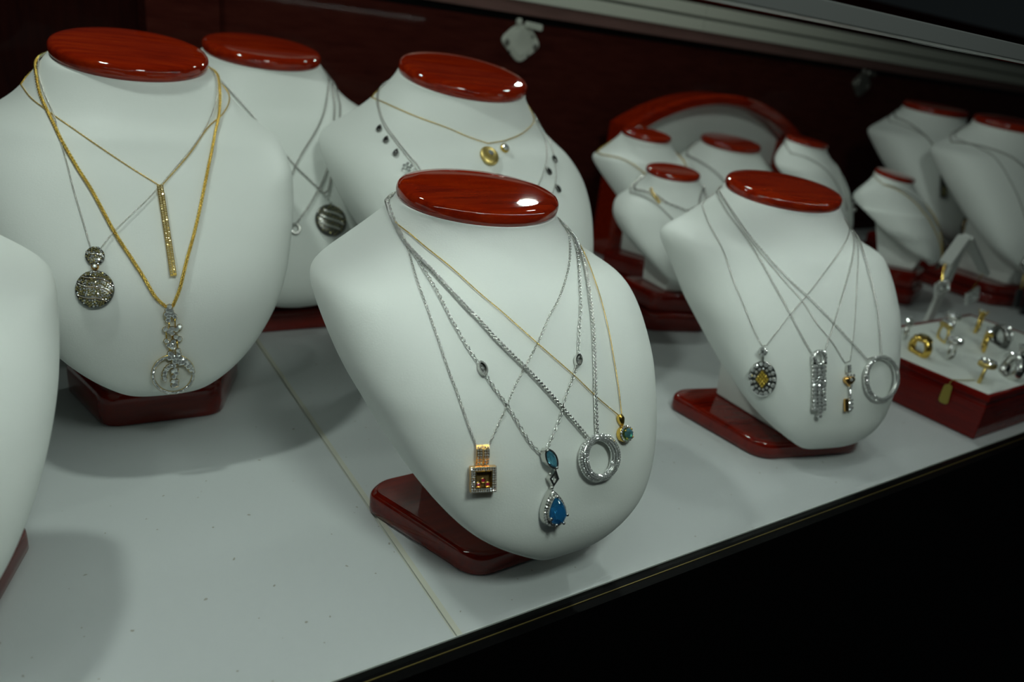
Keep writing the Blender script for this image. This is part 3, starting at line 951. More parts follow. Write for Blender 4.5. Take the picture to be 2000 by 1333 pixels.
def loc(px_, py_): return fr.px(px_, py_)
# upper marquise
c = loc(1069, 895); a1 = loc(1060, 877); a2 = loc(1079, 912)
L = math.dist(a1, a2) / 2; ang = math.atan2(a1[1] - a2[1], a1[0] - a2[0])
mq = frame_prism(MB(), fr, marquise(*c, L * .60, L * 1.12, ang, 24), marquise(*c, L * .44, L * .92, ang, 24), 0, .0048).build('marquise_setting', 'silver', nk.root)
MB().shaped_gem(fr, marquise(*c, L * .45, L * .93, ang, 14), .0046, .0016, .003).build('marquise_stone', 'teal', mq, label='pale teal marquise stone')
pr = MB()
for k in (-1, 1):
    pr.ball(fr(c[0] + math.cos(ang) * L * .95 * k, c[1] + math.sin(ang) * L * .95 * k, .0054), .0009)
pr.build('prong', 'silver', mq, smooth=True)
# links and diamond shaped spacer
MB().tube([fr(*loc(1079, 912), .002), fr(*loc(1079, 919), .003)], .0008, 6).build('link', 'silver', nk.root)
d = [loc(*p) for p in ((1079, 916), (1085, 934), (1074, 950), (1066, 934))]
cc = np.mean(d, 0)
sp = frame_prism(MB(), fr, d, [tuple(cc + (np.array(p) - cc) * .55) for p in d], 0, .0040).build('diamond_spacer', 'silver', nk.root)
g = MB().box(cc[0] - .0012, cc[0] + .0012, cc[1] - .003, cc[1] + .003, .0005, .0012, fr)
for dy in (-.0022, 0, .0022): g.gem(fr, cc[0], cc[1] + dy, .0030, .0012, n=6)
g.build('spacer_stones', 'diamond', sp)
MB().ball(fr(*loc(1073, 952), .0025), .0013).build('bead', 'silver', nk.root, smooth=True)
# teardrop: halo plate, small stones and the big blue stone
t0, t1 = loc(1074, 955), loc(1079, 1027)
cy, hh = (t0[1] + t1[1]) / 2, abs(t0[1] - t1[1]) / 2
wl, wr = loc(1051, 1002), loc(1101, 1000)
cx, ww = (wl[0] + wr[0]) / 2, (wr[0] - wl[0]) / 2
po = pear(cx, cy, ww, hh, 36); pi_ = pear(cx, cy - hh * .04, ww * .70, hh * .74, 36)
tp = frame_prism(MB(), fr, po, pi_, 0, .0042).build('teardrop_setting', 'silver', nk.root)
frame_prism(MB(), fr, pear(cx, cy - hh * .04, ww * .76, hh * .78, 36), pear(cx, cy - hh * .04, ww * .68, hh * .70, 36), .0030, .0072).build('stone_collar', 'silver', tp)
g = MB()
for i, p in enumerate(pear(cx, cy - hh * .02, ww * .88, hh * .88, 34)):
    g.gem(fr, p[0], p[1], .0045, ww * .085 if p[1] > cy else ww * .115, n=6, rot=random.random())
g.build('halo_stones', 'diamond', tp, kind='stuff')
MB().shaped_gem(fr, pear(cx, cy - hh * .04, ww * .73, hh * .75, 18), .0076, .0028, .0045).build('teardrop_stone', 'blue', tp, label='large faceted blue teardrop stone')
pr = MB()
for u, v in ((0, .70), (-.62, -.38), (.62, -.38), (-.28, -.76), (.28, -.76)):
    pr.ball(fr(cx + ww * u, cy + hh * v, .0086), .0011)
pr.build('prong', 'silver', tp, smooth=True)

# pavé oval hoop on a wheat chain
nk = Necklace(b, 'thick white gold wheat chain with an open oval pavé diamond hoop',
    [(757, 392), (768, 428), (785, 464), (808, 494), (835, 522), (869, 560), (909, 603), (936, 630), (970, 668), (1021, 718), (1054, 752), (1095, 798), (1146, 857)],
    [(1162, 853), (1159, 767), (1159, 742), (1156, 657), (1152, 607), (1142, 536), (1132, 499), (1119, 465), (1104, 437), (1093, 420)], 'wheat', 'silver', lift=.0020, group=G1)
fr = Frame(b, (1163, 893), (1160, 846), (1167, 940), .0002)
xa, xb = fr.px(1124, 893)[0], fr.px(1203, 893)[0]
ya, yb = fr.px(1167, 943)[1], fr.px(1160, 844)[1]
tb = .0033
pave_ring(fr, (xa + xb) / 2, (ya + yb) / 2, (xb - xa) / 2 - tb, (yb - ya) / 2 - tb, tb, 6, 58, .00082, 'silver', nk.root, hflat=.9)

# small blue stone on a thin gold chain
nk = Necklace(b, 'thin yellow gold chain with a small blue stone in a diamond halo',
    [(758, 402), (766, 424), (778, 440), (801, 458), (832, 485), (882, 526), (936, 576), (977, 610), (1048, 673), (1119, 735), (1162, 776), (1205, 812)],
    [(1211, 810), (1205, 757), (1197, 708), (1186, 647), (1169, 580), (1149, 522), (1132, 485), (1117, 460), (1094, 424)], 'box', 'gold', lift=.0016, group=G1)
fr = Frame(b, (1215, 842), (1208, 815), (1217, 865), .0008)
p0, p1 = fr.px(1207, 812), fr.px(1213, 830)
MB().prism([(2 * (p0[0] * .5 + p1[0] * .5) - x, p0[1] + p1[1] - y) for x, y in pear(p0[0] * .5 + p1[0] * .5, (p0[1] + p1[1]) / 2, .0026, abs(p0[1] - p1[1]) / 2 + .0006, 16)], 0, .0035, fr, .0012).build('bail', 'gold', nk.root)
c = fr.px(1217, 848); rx = abs(fr.px(1230, 848)[0] - c[0]); ry = abs(fr.px(1217, 865)[1] - c[1])
hl = MB().prism(ell(*c, rx, ry, 20), 0, .0034, fr, .0004).build('halo_setting', 'gold', nk.root)
g = MB()
for p in ell(*c, rx * .84, ry * .86, 16): g.gem(fr, *p, .0036, rx * .16, n=6, rot=random.random())
g.build('halo_stones', 'diamond', hl, kind='stuff')
MB().shaped_gem(fr, ell(*c, rx * .62, ry * .68, 12), .0050, .0016, .003).build('oval_stone', 'teal', hl, label='small teal blue oval stone')
pr = MB()
for q in (45, 135, 225, 315): pr.ball(fr(c[0] + rx * .62 * math.cos(math.radians(q)), c[1] + ry * .66 * math.sin(math.radians(q)), .0056), .0007)
pr.build('prong', 'gold', hl, smooth=True)

# ------------------------------------------------------------------ necklaces of the tall left bust
b = BUST['left']
G2 = 'necklaces on the gold bar bust'
nk = Necklace(b, 'yellow gold chain with a long slim diamond bar pendant',
    [(42, 166), (61, 192), (88, 213), (111, 230), (186, 282), (253, 327), (311, 363)],
    [(316, 363), (368, 304), (405, 251), (435, 223), (447, 199), (446, 184)], 'fine', 'gold', group=G2)
fr = Frame(b, (325, 450), (312, 366), (338, 538), .0008)
p0, p1 = fr.px(312, 364), fr.px(338, 540)
hw = 5.2 * fr.mpp
bar = MB().box(-hw, hw, p1[1], p0[1], 0, .0024, fr).build('bar', 'gold', nk.root, bevel=.0003)
g = MB()
n = 38
for i in range(n):
    y = p0[1] + (p1[1] - p0[1]) * (i + .7) / (n + .4)
    for dx in (-.44, .44):
        g.gem(fr, dx * hw, y + (dx > 0) * .001, .0027, hw * .43, n=6, rot=random.random(), axis=(random.uniform(-.2, .2), random.uniform(-.2, .2), 1))
g.build('bar_stones', 'honey', bar, kind='stuff')

nk = Necklace(b, 'white gold cable chain with a round champagne diamond disc pendant',
    [(79, 118), (77, 142), (88, 182), (105, 223), (118, 273), (132, 324), (145, 375), (165, 442), (179, 489)],
    [(195, 490), (223, 454), (277, 402), (307, 371), (354, 317), (388, 273), (408, 236), (420, 196), (422, 162), (411, 134)], 'fine', 'silver', lift=.0014, group=G2)
fr = Frame(b, (186, 545), (186, 490), (186, 600), .0010)
def disc(fr, c, rx, ry, parent, name, waves, ngem, gr):
    d = MB().dome(fr, *c, .0016, rx, ry, rx * .16, back=.0014, n=32).build(name, 'silver_dark', parent, smooth=True)
    A, Bm = MB(), MB()
    surf = lambda u, v: .0016 + rx * .16 * math.sqrt(max(0, 1 - u * u - v * v))
    wv = lambda u, k: k + .13 * math.sin(3.0 * u + .3) - .38 * u
    for i in range(ngem):
        q = i * 2.39996; r = math.sqrt((i + .5) / ngem) * .95
        u, v = r * math.cos(q), r * math.sin(q)
        if any(abs(v - wv(u, k)) < .085 for k in waves): continue
        (Bm if random.random() < .34 else A).gem(fr, c[0] + rx * u, c[1] + ry * v, surf(u, v) + gr * .3, gr * random.uniform(.85, 1.2), n=6, rot=random.random(), axis=(u * .3 + random.uniform(-.2, .2), v * .3 + random.uniform(-.2, .2), 1))
    A.build('champagne_stones', 'champagne', d, kind='stuff'); Bm.build('pale_stones', 'diamond', d, kind='stuff')
    for k in waves:
        pts = []
        g = MB()
        for i in range(33):
            u = -1 + 2 * i / 32; v = wv(u, k)
            if u * u + v * v < .94:
                pts.append(fr(c[0] + rx * u, c[1] + ry * v, surf(u, v) + .0003))
                g.gem(fr, c[0] + rx * u, c[1] + ry * v, surf(u, v) + .0012, gr * .55, n=6)
        MB().tube(pts, gr * .62, 6).build('wave_band', 'rose', d, smooth=True)
        g.build('wave_stones', 'diamond', d, kind='stuff')
    return d
c = fr.px(186, 566); rx = abs(fr.px(224, 566)[0] - c[0]); ry = abs(fr.px(186, 603)[1] - c[1])
disc(fr, c, rx, ry, nk.root, 'disc', (.52, .05, -.55), 230, rx * .062)
c2 = fr.px(186, 501); rs = 14.5 * fr.mpp
disc(fr, c2, rs, rs * ry / rx * 1.0, nk.root, 'small_disc', (.12,), 46, rs * .125)
c3 = fr.px(186, 521.5)
bz = MB().dome(fr, *c3, .0012, .0024, .0027, .0010, back=.0010, n=14).build('bezel', 'rose', nk.root, smooth=True)
MB().gem(fr, *c3, .0024, .0016).build('bezel_stone', 'diamond', bz)

nk = Necklace(b, 'thick yellow gold chain with a diamond circle and dangling cluster pendant',
    [(74, 136), (81, 182), (98, 226), (118, 270), (148, 324), (182, 378), (223, 454), (260, 511), (280, 542), (304, 582), (326, 602)],
    [(337, 599), (351, 565), (364, 511), (378, 461), (392, 400), (408, 321), (418, 270), (425, 229), (426, 189), (422, 152), (409, 130)], 'cord', 'gold', lift=.0022, group=G2)
fr = Frame(b, (335, 690), (331, 600), (338, 770), .0010)
Z = lambda u, v: fr.px(120 + u * .2475, 460 + v * .2475)
c = Z(882, 1095); rx = abs(Z(1040, 1095)[0] - c[0]); ry = abs(Z(882, 1240)[1] - c[1])
ring = MB().tube([fr(x, y, .0014) for x, y in ell(*c, rx, ry, 56)], .0013, 6, True).build('circle', 'gold', nk.root, smooth=True)
g = MB()
for p in ell(*c, rx, ry, 74): g.gem(fr, *p, .0026, .0011, n=6, rot=random.random(), axis=(random.uniform(-.2, .2), random.uniform(-.2, .2), 1))
g.build('circle_stones', 'diamond', ring, kind='stuff')
rods = MB()
for a, e in (((848, 670), (848, 745)), ((893, 640), (897, 720)), ((825, 745), (828, 830)), ((870, 770), (875, 835)), ((908, 815), (918, 905)), ((852, 870), (856, 940)), ((880, 1000), (884, 1060)), ((850, 560), (862, 640))):
    rods.tube([fr(*Z(*a), .0020), fr(*Z(*e), .0020)], .0005, 5)
rods.build('dangle_rods', 'gold', nk.root, smooth=True)
st = [(850, 562), (838, 590), (862, 596), (828, 622), (852, 618), (872, 622), (890, 638), (842, 640), (840, 668), (820, 740), (845, 758), (862, 738), (878, 738), (905, 742), (930, 720), (870, 772), (902, 800), (930, 815), (828, 832), (846, 866), (868, 862), (880, 838), (872, 884), (856, 930), (918, 908), (922, 934), (850, 966), (880, 965), (902, 960), (890, 998), (915, 990), (870, 940), (935, 965), (960, 985), (990, 1000), (1015, 1030),
      (815, 1130), (812, 1105), (815, 1080), (826, 1056), (842, 1038), (862, 1028), (884, 1028), (880, 1070), (900, 1058), (905, 1085), (885, 1112), (880, 1150), (905, 1150), (902, 1176), (882, 1182), (930, 1005), (952, 1002), (975, 1014), (998, 1034), (1018, 1058)]
cl = MB(); g = MB()
for u, v in st:
    p = Z(u, v)
    cl.dome(fr, *p, .0016, .0021, .0021, .0006, back=.0008, n=8, rings=2)
    g.gem(fr, *p, .0027, .0019, n=7, rot=random.random(), axis=(random.uniform(-.3, .3), random.uniform(-.3, .3), 1))
cl = cl.build('dangle_cluster', 'gold', nk.root)
g.build('cluster_stones', 'diamond', cl, kind='stuff')

# ------------------------------------------------------------------ bust behind the nearest one
b = BUST['mid']
G3 = 'necklaces on the bust behind the nearest bust'
nk = Necklace(b, 'fine yellow gold chain with a satin gold disc and a tiny stone charm',
    [(727, 191), (751, 201), (810, 227), (875, 251), (914, 268), (953, 281)],
    [(985, 276), (1015, 264), (1036, 248), (1043, 236), (1040, 226)], 'fine', 'gold', group=G3, scale=1.1)
fr = Frame(b, (955, 300), (954, 282), (956, 322), .0010)
c = fr.px(955.5, 305); rx = abs(fr.px(973, 305)[0] - c[0]); ry = abs(fr.px(955, 322)[1] - c[1])
d = MB().dome(fr, *c, .0012, rx, ry, .0026, back=.0012, n=28).build('disc', 'gold_satin', nk.root, smooth=True)
MB().gem(fr, c[0], c[1] + ry * .05, .0046, .0030).build('disc_stone', 'diamond', d)
c = fr.px(985.5, 290)
d = MB().dome(fr, *c, .0012, 9 * fr.mpp, 10 * fr.mpp, .0022, back=.0010, n=16).build('charm', 'gold', nk.root, smooth=True)
MB().gem(fr, c[0], c[1] - .001, .0032, .0034).build('charm_stone', 'diamond', d)
for strand, (lft, rgt, drops) in enumerate((
    ([(738, 182), (737, 203), (748, 242), (771, 277), (797, 310), (813, 331), (870, 420), (930, 470)], [(960, 470), (1020, 420), (1050, 364), (1060, 339), (1067, 310), (1063, 271), (1048, 244)], [(742, 253), (755, 275), (774, 300), (1070, 336)]),
    ([(741, 182), (740, 203), (752, 242), (776, 277), (803, 310), (820, 331), (880, 430), (940, 500)], [(965, 500), (1050, 430), (1078, 378), (1085, 342), (1081, 310), (1073, 281), (1054, 249)], [(1081, 313), (1088, 370)]))):
    nk = Necklace(b, ('inner' if strand == 0 else 'outer') + ' white gold strand hung with dark drop charms, under the gold disc chain', lft, rgt, 'fine', 'silver', group=G3, scale=1.15, lift=.0009 + .0007 * strand)
    for p in drops:
        f = Frame(b, p, (p[0] + (5 if p[0] < 900 else -5), p[1] - 9), p, .0012)
        k = 7.5 * f.mpp
        dm = MB().prism(pear(0, 0, k * .75, k * 1.15, 18), 0, .0018, f, .0005).build('drop_charm', 'silver_dark', nk.root)
        MB().shaped_gem(f, pear(0, 0, k * .55, k * .9, 12), .0018, .001, .001).build('drop_stone', 'dark_gem', dm)
    if strand == 0:
        f = Frame(b, (797, 331), (797, 325), (797, 338), .0012)
        g = MB()
        for u, v in ((0, 0), (7, 4), (-6, 5), (3, -7), (-8, -3), (0, 9)):
            g.gem(f, u * f.mpp, v * f.mpp, .0016, 3.6 * f.mpp, n=6)
        g.build('cluster_stones', 'diamond', nk.root)

# ------------------------------------------------------------------ shaded bust behind the left one
b = BUST['backleft']
G4 = 'necklaces on the shaded bust behind'
nk = Necklace(b, 'silver chain running behind the gold bar bust, highest on the shaded bust',
    [(407, 130), (440, 250), (490, 380), (530, 400)], [(560, 362), (586, 307), (613, 263), (630, 228), (638, 190), (641, 158)], 'far', 'silver', group=G4)
nk = Necklace(b, 'silver chain ending in a small round charm beside the gold bar bust',
    [(408, 136), (430, 240), (490, 360), (560, 430), (574, 440)], [(580, 436), (613, 386), (640, 325), (652, 228), (649, 186), (646, 160)], 'far', 'silver', lift=.0016, group=G4)
fr = Frame(b, (576, 448), (576, 440), (576, 456), .0012)
MB().tube([fr(x, y, .0018) for x, y in ell(0, 0, .0042, .0048, 14)], .0014, 6, True).build('charm', 'silver', nk.root, smooth=True)
nk = Necklace(b, 'silver chain with a large dark striped pavé disc on the shaded bust',
    [(409, 134), (479, 213), (568, 317), (598, 347), (632, 379)], [(640, 374), (650, 320), (663, 226), (658, 190), (652, 166)], 'far', 'silver', lift=.0020, group=G4)
fr = Frame(b, (644, 420), (640, 384), (648, 462), .0012)
c = fr.px(646, 431); rx = abs(fr.px(676, 431)[0] - c[0]); ry = abs(fr.px(646, 462)[1] - c[1])
d = MB().dome(fr, *c, .0016, rx, ry, rx * .15, back=.0014, n=28).build('dark_disc', 'silver_dark', nk.root, smooth=True)
for k in (.45, 0, -.45):
    pts = [fr(c[0] + rx * u, c[1] + ry * (k - u * .55 + .1 * math.sin(3 * u)), .0016 + rx * .15 * math.sqrt(max(0, 1 - u * u - (k - u * .55) ** 2)) + .0004) for u in np.linspace(-.72, .72, 12) if u * u + (k - u * .55) ** 2 < .85]
    MB().tube(pts, .0017, 6).build('stripe', 'silver', d, smooth=True)
g = MB()
for i in range(60):
    q = i * 2.39996; r = math.sqrt((i + .5) / 60) * .92; u, v = r * math.cos(q), r * math.sin(q)
    g.gem(fr, c[0] + rx * u, c[1] + ry * v, .0016 + rx * .15 * math.sqrt(max(0, 1 - r * r)), .0012, n=6, axis=(random.uniform(-.3, .3), random.uniform(-.3, .3), 1))
g.build('disc_stones', 'champagne', d, kind='stuff')
p = fr.px(638, 384)
bl = MB()
for k in (0, 1, 2): bl.gem(fr, p[0] + .001 * k, p[1] - .0035 * k, .0022, .0020, n=6)
bl.build('bail_stones', 'diamond', nk.root)

# ------------------------------------------------------------------ necklaces of the bust beside the ring box
b = BUST['right']
G5 = 'necklaces on the bust beside the ring box'
nk = Necklace(b, 'white gold chain with an oval diamond pendant set with a yellow lozenge',
    [(1372, 402), (1385, 437), (1414, 494), (1431, 545), (1448, 586), (1471, 642), (1488, 676)],
    [(1497, 675), (1540, 619), (1580, 572), (1606, 538), (1634, 500), (1654, 466), (1658, 448)], 'fine', 'silver', group=G5, scale=1.15)
fr = Frame(b, (1489, 730), (1490, 680), (1489, 776), .0010)
c = fr.px(1489, 740); rx = abs(fr.px(1517, 740)[0] - c[0]); ry = abs(fr.px(1489, 775)[1] - c[1])
ov = MB().prism(ell(*c, rx, ry, 28), 0, .0028, fr, .0012).build('oval_pendant', 'silver', nk.root)
g = MB()
for p in ell(*c, rx * .83, ry * .83, 15): g.gem(fr, *p, .0034, rx * .165, n=7, rot=random.random(), axis=(random.uniform(-.2, .2), random.uniform(-.2, .2), 1))
for p in ell(*c, rx * .56, ry * .58, 13): g.gem(fr, *p, .0036, rx * .10, n=6, rot=random.random())
g.build('oval_stones', 'diamond', ov, kind='stuff')
lz = [(c[0], c[1] + ry * .55), (c[0] - rx * .48, c[1]), (c[0], c[1] - ry * .55), (c[0] + rx * .48, c[1])]
lo = MB().prism(lz, .0026, .0044, fr, .0004).build('lozenge', 'gold', nk.root)
g = MB()
for i in range(4):
    for j in range(4):
        u, v = (i - j) / 4 * .46, (i + j - 3) / 4 * .50
        g.gem(fr, c[0] + rx * u, c[1] + ry * v, .0046, rx * .105, n=6, rot=random.random())
g.build('lozenge_stones', 'yellow_gem', lo, kind='stuff')
q = fr.px(1490, 687)
g = MB()
for u, v in ((0, 1), (1, 0), (0, -1), (-1, 0)): g.gem(fr, q[0] + u * 5 * fr.mpp, q[1] + v * 6 * fr.mpp, .0028, 4 * fr.mpp, n=7)
qf = MB().dome(fr, *q, .0012, 8 * fr.mpp, 9 * fr.mpp, .0010, back=.001, n=16).build('quatrefoil', 'silver', nk.root)
g.build('quatrefoil_stones', 'diamond', qf)
MB().tube([fr(q[0], q[1] - 9 * fr.mpp, .0012), fr(c[0], c[1] + ry, .0016)], .0012, 6).build('link', 'silver', nk.root)

nk = Necklace(b, 'white gold chain with a long three row diamond tassel pendant',
    [(1401, 378), (1420, 414), (1452, 460), (1474, 493), (1494, 527), (1512, 560), (1534, 599), (1563, 655), (1583, 690)],
    [(1608, 690), (1613, 675), (1628, 629), (1643, 579), (1660, 520), (1666, 490), (1666, 468), (1658, 444)], 'fine', 'silver', lift=.0014, group=G5, scale=1.3)
fr = Frame(b, (1597, 755), (1597, 690), (1597, 816), .0010)
c = fr.px(1597, 699); r_ = 11 * fr.mpp
pave_ring(fr, *c, r_, r_ * 1.05, .0020, 3, 16, .0011, 'silver', nk.root, nm='bail_ring')
y_top, y_bot = fr.px(1597, 712)[1], fr.px(1597, 800)[1]
hw = abs(fr.px(1610, 750)[0] - fr.px(1584, 750)[0]) / 2
xc = fr.px(1597, 750)[0]
MB().box(xc - hw * 1.05, xc + hw * 1.05, y_top, y_top + .0022, 0, .0034, fr).build('crossbar', 'silver', nk.root, bevel=.0004)
rows = 12
for k in range(3):
    x = xc + (k - 1) * hw * .66
    st_ = MB(); ba = MB()
    ext = 1 if k == 1 else 0
    for i in range(rows + ext * 2):
        y = y_top - .0018 - (y_top - y_bot) * (i + .2) / rows
        st_.gem(fr, x, y, .0028, hw * .33, n=7, rot=random.random(), axis=(random.uniform(-.25, .25), random.uniform(-.25, .25), 1))
        ba.dome(fr, x, y, .0012, hw * .34, hw * .30, .0008, back=.001, n=8, rings=2)
    o = ba.build('tassel_row', 'silver', nk.root)
    st_.build('row_stones', 'diamond', o, kind='stuff')

nk = Necklace(b, 'thin white gold chain with a small key shaped rose gold pendant',
    [(1405, 376), (1440, 434), (1472, 480), (1504, 518), (1540, 560), (1567, 590), (1596, 635), (1623, 667), (1649, 709)],
    [(1659, 706), (1667, 648), (1672, 566), (1675, 500), (1673, 476), (1661, 449)], 'box', 'silver', lift=.0008, group=G5, scale=1.2)
fr = Frame(b, (1656, 755), (1655, 715), (1658, 805), .0010)
u_ = fr.mpp
P = lambda x, y: fr.px(x, y)
g = MB()
bl = MB().box(P(1654, 0)[0] if False else P(1654, 718)[0] - 3.5 * u_, P(1654, 718)[0] + 4 * u_, P(1654, 728)[1], P(1654, 713)[1], 0, .0030, fr).build('bail', 'silver', nk.root, bevel=.0004)
for y in (715, 720, 725): g.gem(fr, *P(1655, y), .0032, 3 * u_, n=6)
for x in (1651, 1657, 1663): g.gem(fr, *P(x, 733), .0030, 3 * u_, n=6)
hc = P(1656, 744)
heart = [(hc[0] + 11 * u_ * (math.sin(q) ** 3), hc[1] + 8.5 * u_ * (13 * math.cos(q) - 5 * math.cos(2 * q) - 2 * math.cos(3 * q) - math.cos(4 * q)) / 13) for q in np.linspace(0, 2 * math.pi, 22, endpoint=False)]
MB().prism(heart, 0, .0042, fr, .0012).build('heart', 'rose', nk.root)
g.gem(fr, hc[0], hc[1] + .001, .0044, 3.4 * u_, n=7).gem(fr, hc[0], hc[1] - .004, .0040, 2.6 * u_, n=7)
st_ = MB().box(P(1658, 757)[0] - 2.4 * u_, P(1658, 757)[0] + 2.4 * u_, P(1658, 804)[1], P(1658, 750)[1], 0, .0012, fr).build('shank', 'silver', nk.root, bevel=.0004)
for y in range(758, 804, 6): g.gem(fr, *P(1658, y), .0016, 3.0 * u_, n=6)
bit = MB()
bit.box(P(1652, 790)[0] - 5 * u_, P(1652, 790)[0] + 3 * u_, P(1652, 804)[1], P(1652, 779)[1], 0, .0020, fr)
bit.build('bit', 'rose', nk.root, bevel=.0004)
for y in (781, 789, 797): g.gem(fr, *P(1662, y), .0016, 2.8 * u_, n=6)
g.build('key_stones', 'diamond', nk.root, kind='stuff')

nk = Necklace(b, 'white gold chain with a slim open oval pavé hoop, nearest the ring box',
    [(1405, 372), (1440, 428), (1472, 474), (1504, 511), (1540, 549), (1573, 579), (1613, 619), (1656, 665), (1690, 702)],
    [(1718, 694), (1712, 619), (1699, 553), (1688, 512), (1678, 479), (1663, 448)], 'cable', 'silver', lift=.0020, group=G5, scale=1.05)
fr = Frame(b, (1716, 738), (1712, 694), (1719, 784), .0002)
xa, xb = fr.px(1682, 738)[0], fr.px(1750, 738)[0]; ya, yb = fr.px(1719, 785)[1], fr.px(1712, 693)[1]
tb = .0024
pave_ring(fr, (xa + xb) / 2, (ya + yb) / 2, (xb - xa) / 2 - tb, (yb - ya) / 2 - tb, tb, 4, 54, .00105, 'silver', nk.root)

# ------------------------------------------------------------------ chains on the busts further back
PI = math.pi
def far(key, label, S, B, E, material, style='far'):
    return FarNecklace(BUST[key], label, S, B, E, material, style, 'chains on the busts further back')
n_ = far('A', 'yellow gold chain on the small bust at the left end of the arch', (.20, PI * .97), (.62, PI * .52), (.14, .1), 'gold')
n_ = far('B', 'thick silver chain on the central bust before the arch', (.14, PI * .98), (.66, PI * .55), (.14, .1), 'silver', 'farbig')
n_ = far('C', 'silver collar with round stones on the bust at the right end of the arch', (.13, PI * .98), (.58, PI * .55), (.13, .15), 'silver')
g = MB()
for k in range(6):
    p, nn = BUST['C'].surf((.35 + .05 * k) * BUST['C'].nt, (.25 + .06 * k) / (2 * PI) * BUST['C'].na * 1.6)
    g.ball(p + nn * .003, .0042)
g.build('stone', 'silver', n_.root, smooth=True)
n_ = far('D', 'silver choker on the small bust before the arch, with a yellow gold clasp', (.16, PI * .95), (.24, PI * .5), (.12, .12), 'silver', 'farbig')
fD = BUST['D']
pts = lay(fD, [(1272, 370), (1274, 380), (1281, 390), (1288, 398)], .002)
MB().tube(pts, .0016, 6).build('clasp_tail', 'gold', n_.root, smooth=True)
n_ = far('D', 'thin silver chain below the choker on the small bust before the arch', (.18, PI * .95), (.58, PI * .45), (.12, .12), 'silver')
n_ = far('E', 'pale gold chain with a dark drop on the small bust by the earring stand', (.12, PI * .97), (.84, PI * .42), (.14, .2), 'gold_satin')
f = n_.fr
dm = MB().dome(f, 0, -.008, .0015, .0052, .0085, .003, back=.001, n=16).build('drop', 'silver_dark', n_.root, smooth=True)
g = MB()
for k in range(7): g.gem(f, .002 * math.cos(k), -.008 + .0055 * math.sin(k * 1.7), .005, .0014, n=6)
g.build('drop_stones', 'champagne', dm)
n_ = far('E', 'silver chain with a slim dark bar on the small bust by the earring stand', (.12, PI * .97), (.60, PI * .33), (.14, .2), 'silver')
f = n_.fr
bm = MB().box(-.0030, .0030, -.026, 0, 0, .003, f).build('bar', 'silver_dark', n_.root, bevel=.0006)
g = MB()
for k in range(6): g.gem(f, 0, -.003 - k * .004, .0032, .0017, n=6)
g.build('bar_stones', 'diamond', bm)
n_ = far('F', 'silver chain with a dark bar pendant on the dim corner bust', (.12, PI * .97), (.42, PI * .62), (.12, .3), 'silver', 'farbig')
f = n_.fr
bm = MB().box(-.006, .006, -.050, 0, 0, .004, f).build('bar', 'silver_dark', n_.root, bevel=.001)
MB().box(-.0035, .0035, -.046, -.030, .0042, .0055, f).build('bar_stone', 'champagne', bm)
n_ = far('F', 'silver chain with an oval amber drop on the dim corner bust', (.14, PI * .97), (.72, PI * .52), (.12, .3), 'silver')
f = n_.fr
ov = MB().dome(f, 0, -.014, .002, .013, .020, .004, back=.0015, n=20).build('oval_drop', 'silver_dark', n_.root, smooth=True)
MB().tube([f(x, y, .0035) for x, y in ell(0, -.014, .010, .016, 20)], .0022, 6, True).build('rim', 'rose', ov, smooth=True)
MB().shaped_gem(f, ell(0, -.014, .006, .010, 12), .006, .002, .003).build('oval_stone', 'champagne', ov)
n_ = far('G', 'thick silver chain on the large bust at the right edge', (.16, PI * .96), (.55, PI * .40), (.12, .3), 'silver', 'farbig')
n_ = far('G', 'silver hoop necklace with two long dark drops at the right edge', (.14, PI * .98), (.74, PI * .62), (.12, .3), 'silver', 'far')
f = n_.fr
MB().tube([f(x, y, .004) for x, y in ell(0, -.012, .016, .016, 24)], .0032, 8, True).build('hoop', 'silver', n_.root, smooth=True)
for k, (dx, ln) in enumerate(((-.007, .055), (.008, .075))):
    MB().tube([f(dx, -.028, .004), f(dx, -.028 - ln * .5, .004)], .0018, 6).build('gold_link', 'gold_satin', n_.root, smooth=True)
    MB().prism(rounded([(dx - .005, -.028 - ln * .5), (dx + .005, -.028 - ln * .5), (dx + .004, -.028 - ln * 1.1), (dx - .004, -.028 - ln * 1.1)], .003), .001, .008, f, .002).build('dark_drop', 'dark_gem', n_.root)

# ------------------------------------------------------------------ red arch stand behind the small busts
AX, AY = .869, .695
r = root('arch_stand', (AX, AY, 0), 'red lacquered arch stand with cream inner panel behind the small busts', 'display stand', world_parts=True)
def arch(hw, zs, zt, n=32):
    R_ = (hw * hw + (zt - zs) ** 2) / (2 * (zt - zs)); q0 = math.asin(hw / R_)
    return [(AX + R_ * math.sin(q0 - 2 * q0 * i / n), zt - R_ + R_ * math.cos(q0 - 2 * q0 * i / n)) for i in range(n + 1)]
fa = lambda x, z, h: (x, AY - h, z)
out = [(AX + .224, .001)] + arch(.226, .224, .287) + [(AX - .224, .001)]
inn = [(AX + .194, .001)] + arch(.195, .214, .268) + [(AX - .194, .001)]
fm = MB()
nn = len(out)
prof = [(out, -.014), (out, .030), ([(o_[0] * .8 + i_[0] * .2, o_[1] * .8 + i_[1] * .2) for o_, i_ in zip(out, inn)], .036), ([(o_[0] * .2 + i_[0] * .8, o_[1] * .2 + i_[1] * .8) for o_, i_ in zip(out, inn)], .036), (inn, .030), (inn, -.014)]
vs = [fa(p[0], p[1], h) for ring_, h in prof for p in ring_]
fs = [(a * nn + i, a * nn + i + 1, ((a + 1) % 6) * nn + i + 1, ((a + 1) % 6) * nn + i) for a in range(6) for i in range(nn - 1)]
fs += [tuple(a * nn for a in range(6)), tuple(a * nn + nn - 1 for a in range(6))[::-1]]
fm.add(vs, fs).build('arch_frame', 'cherry', r, smooth=False)
inn2 = [(p[0] * .9985 + AX * .0015, p[1]) for p in inn]
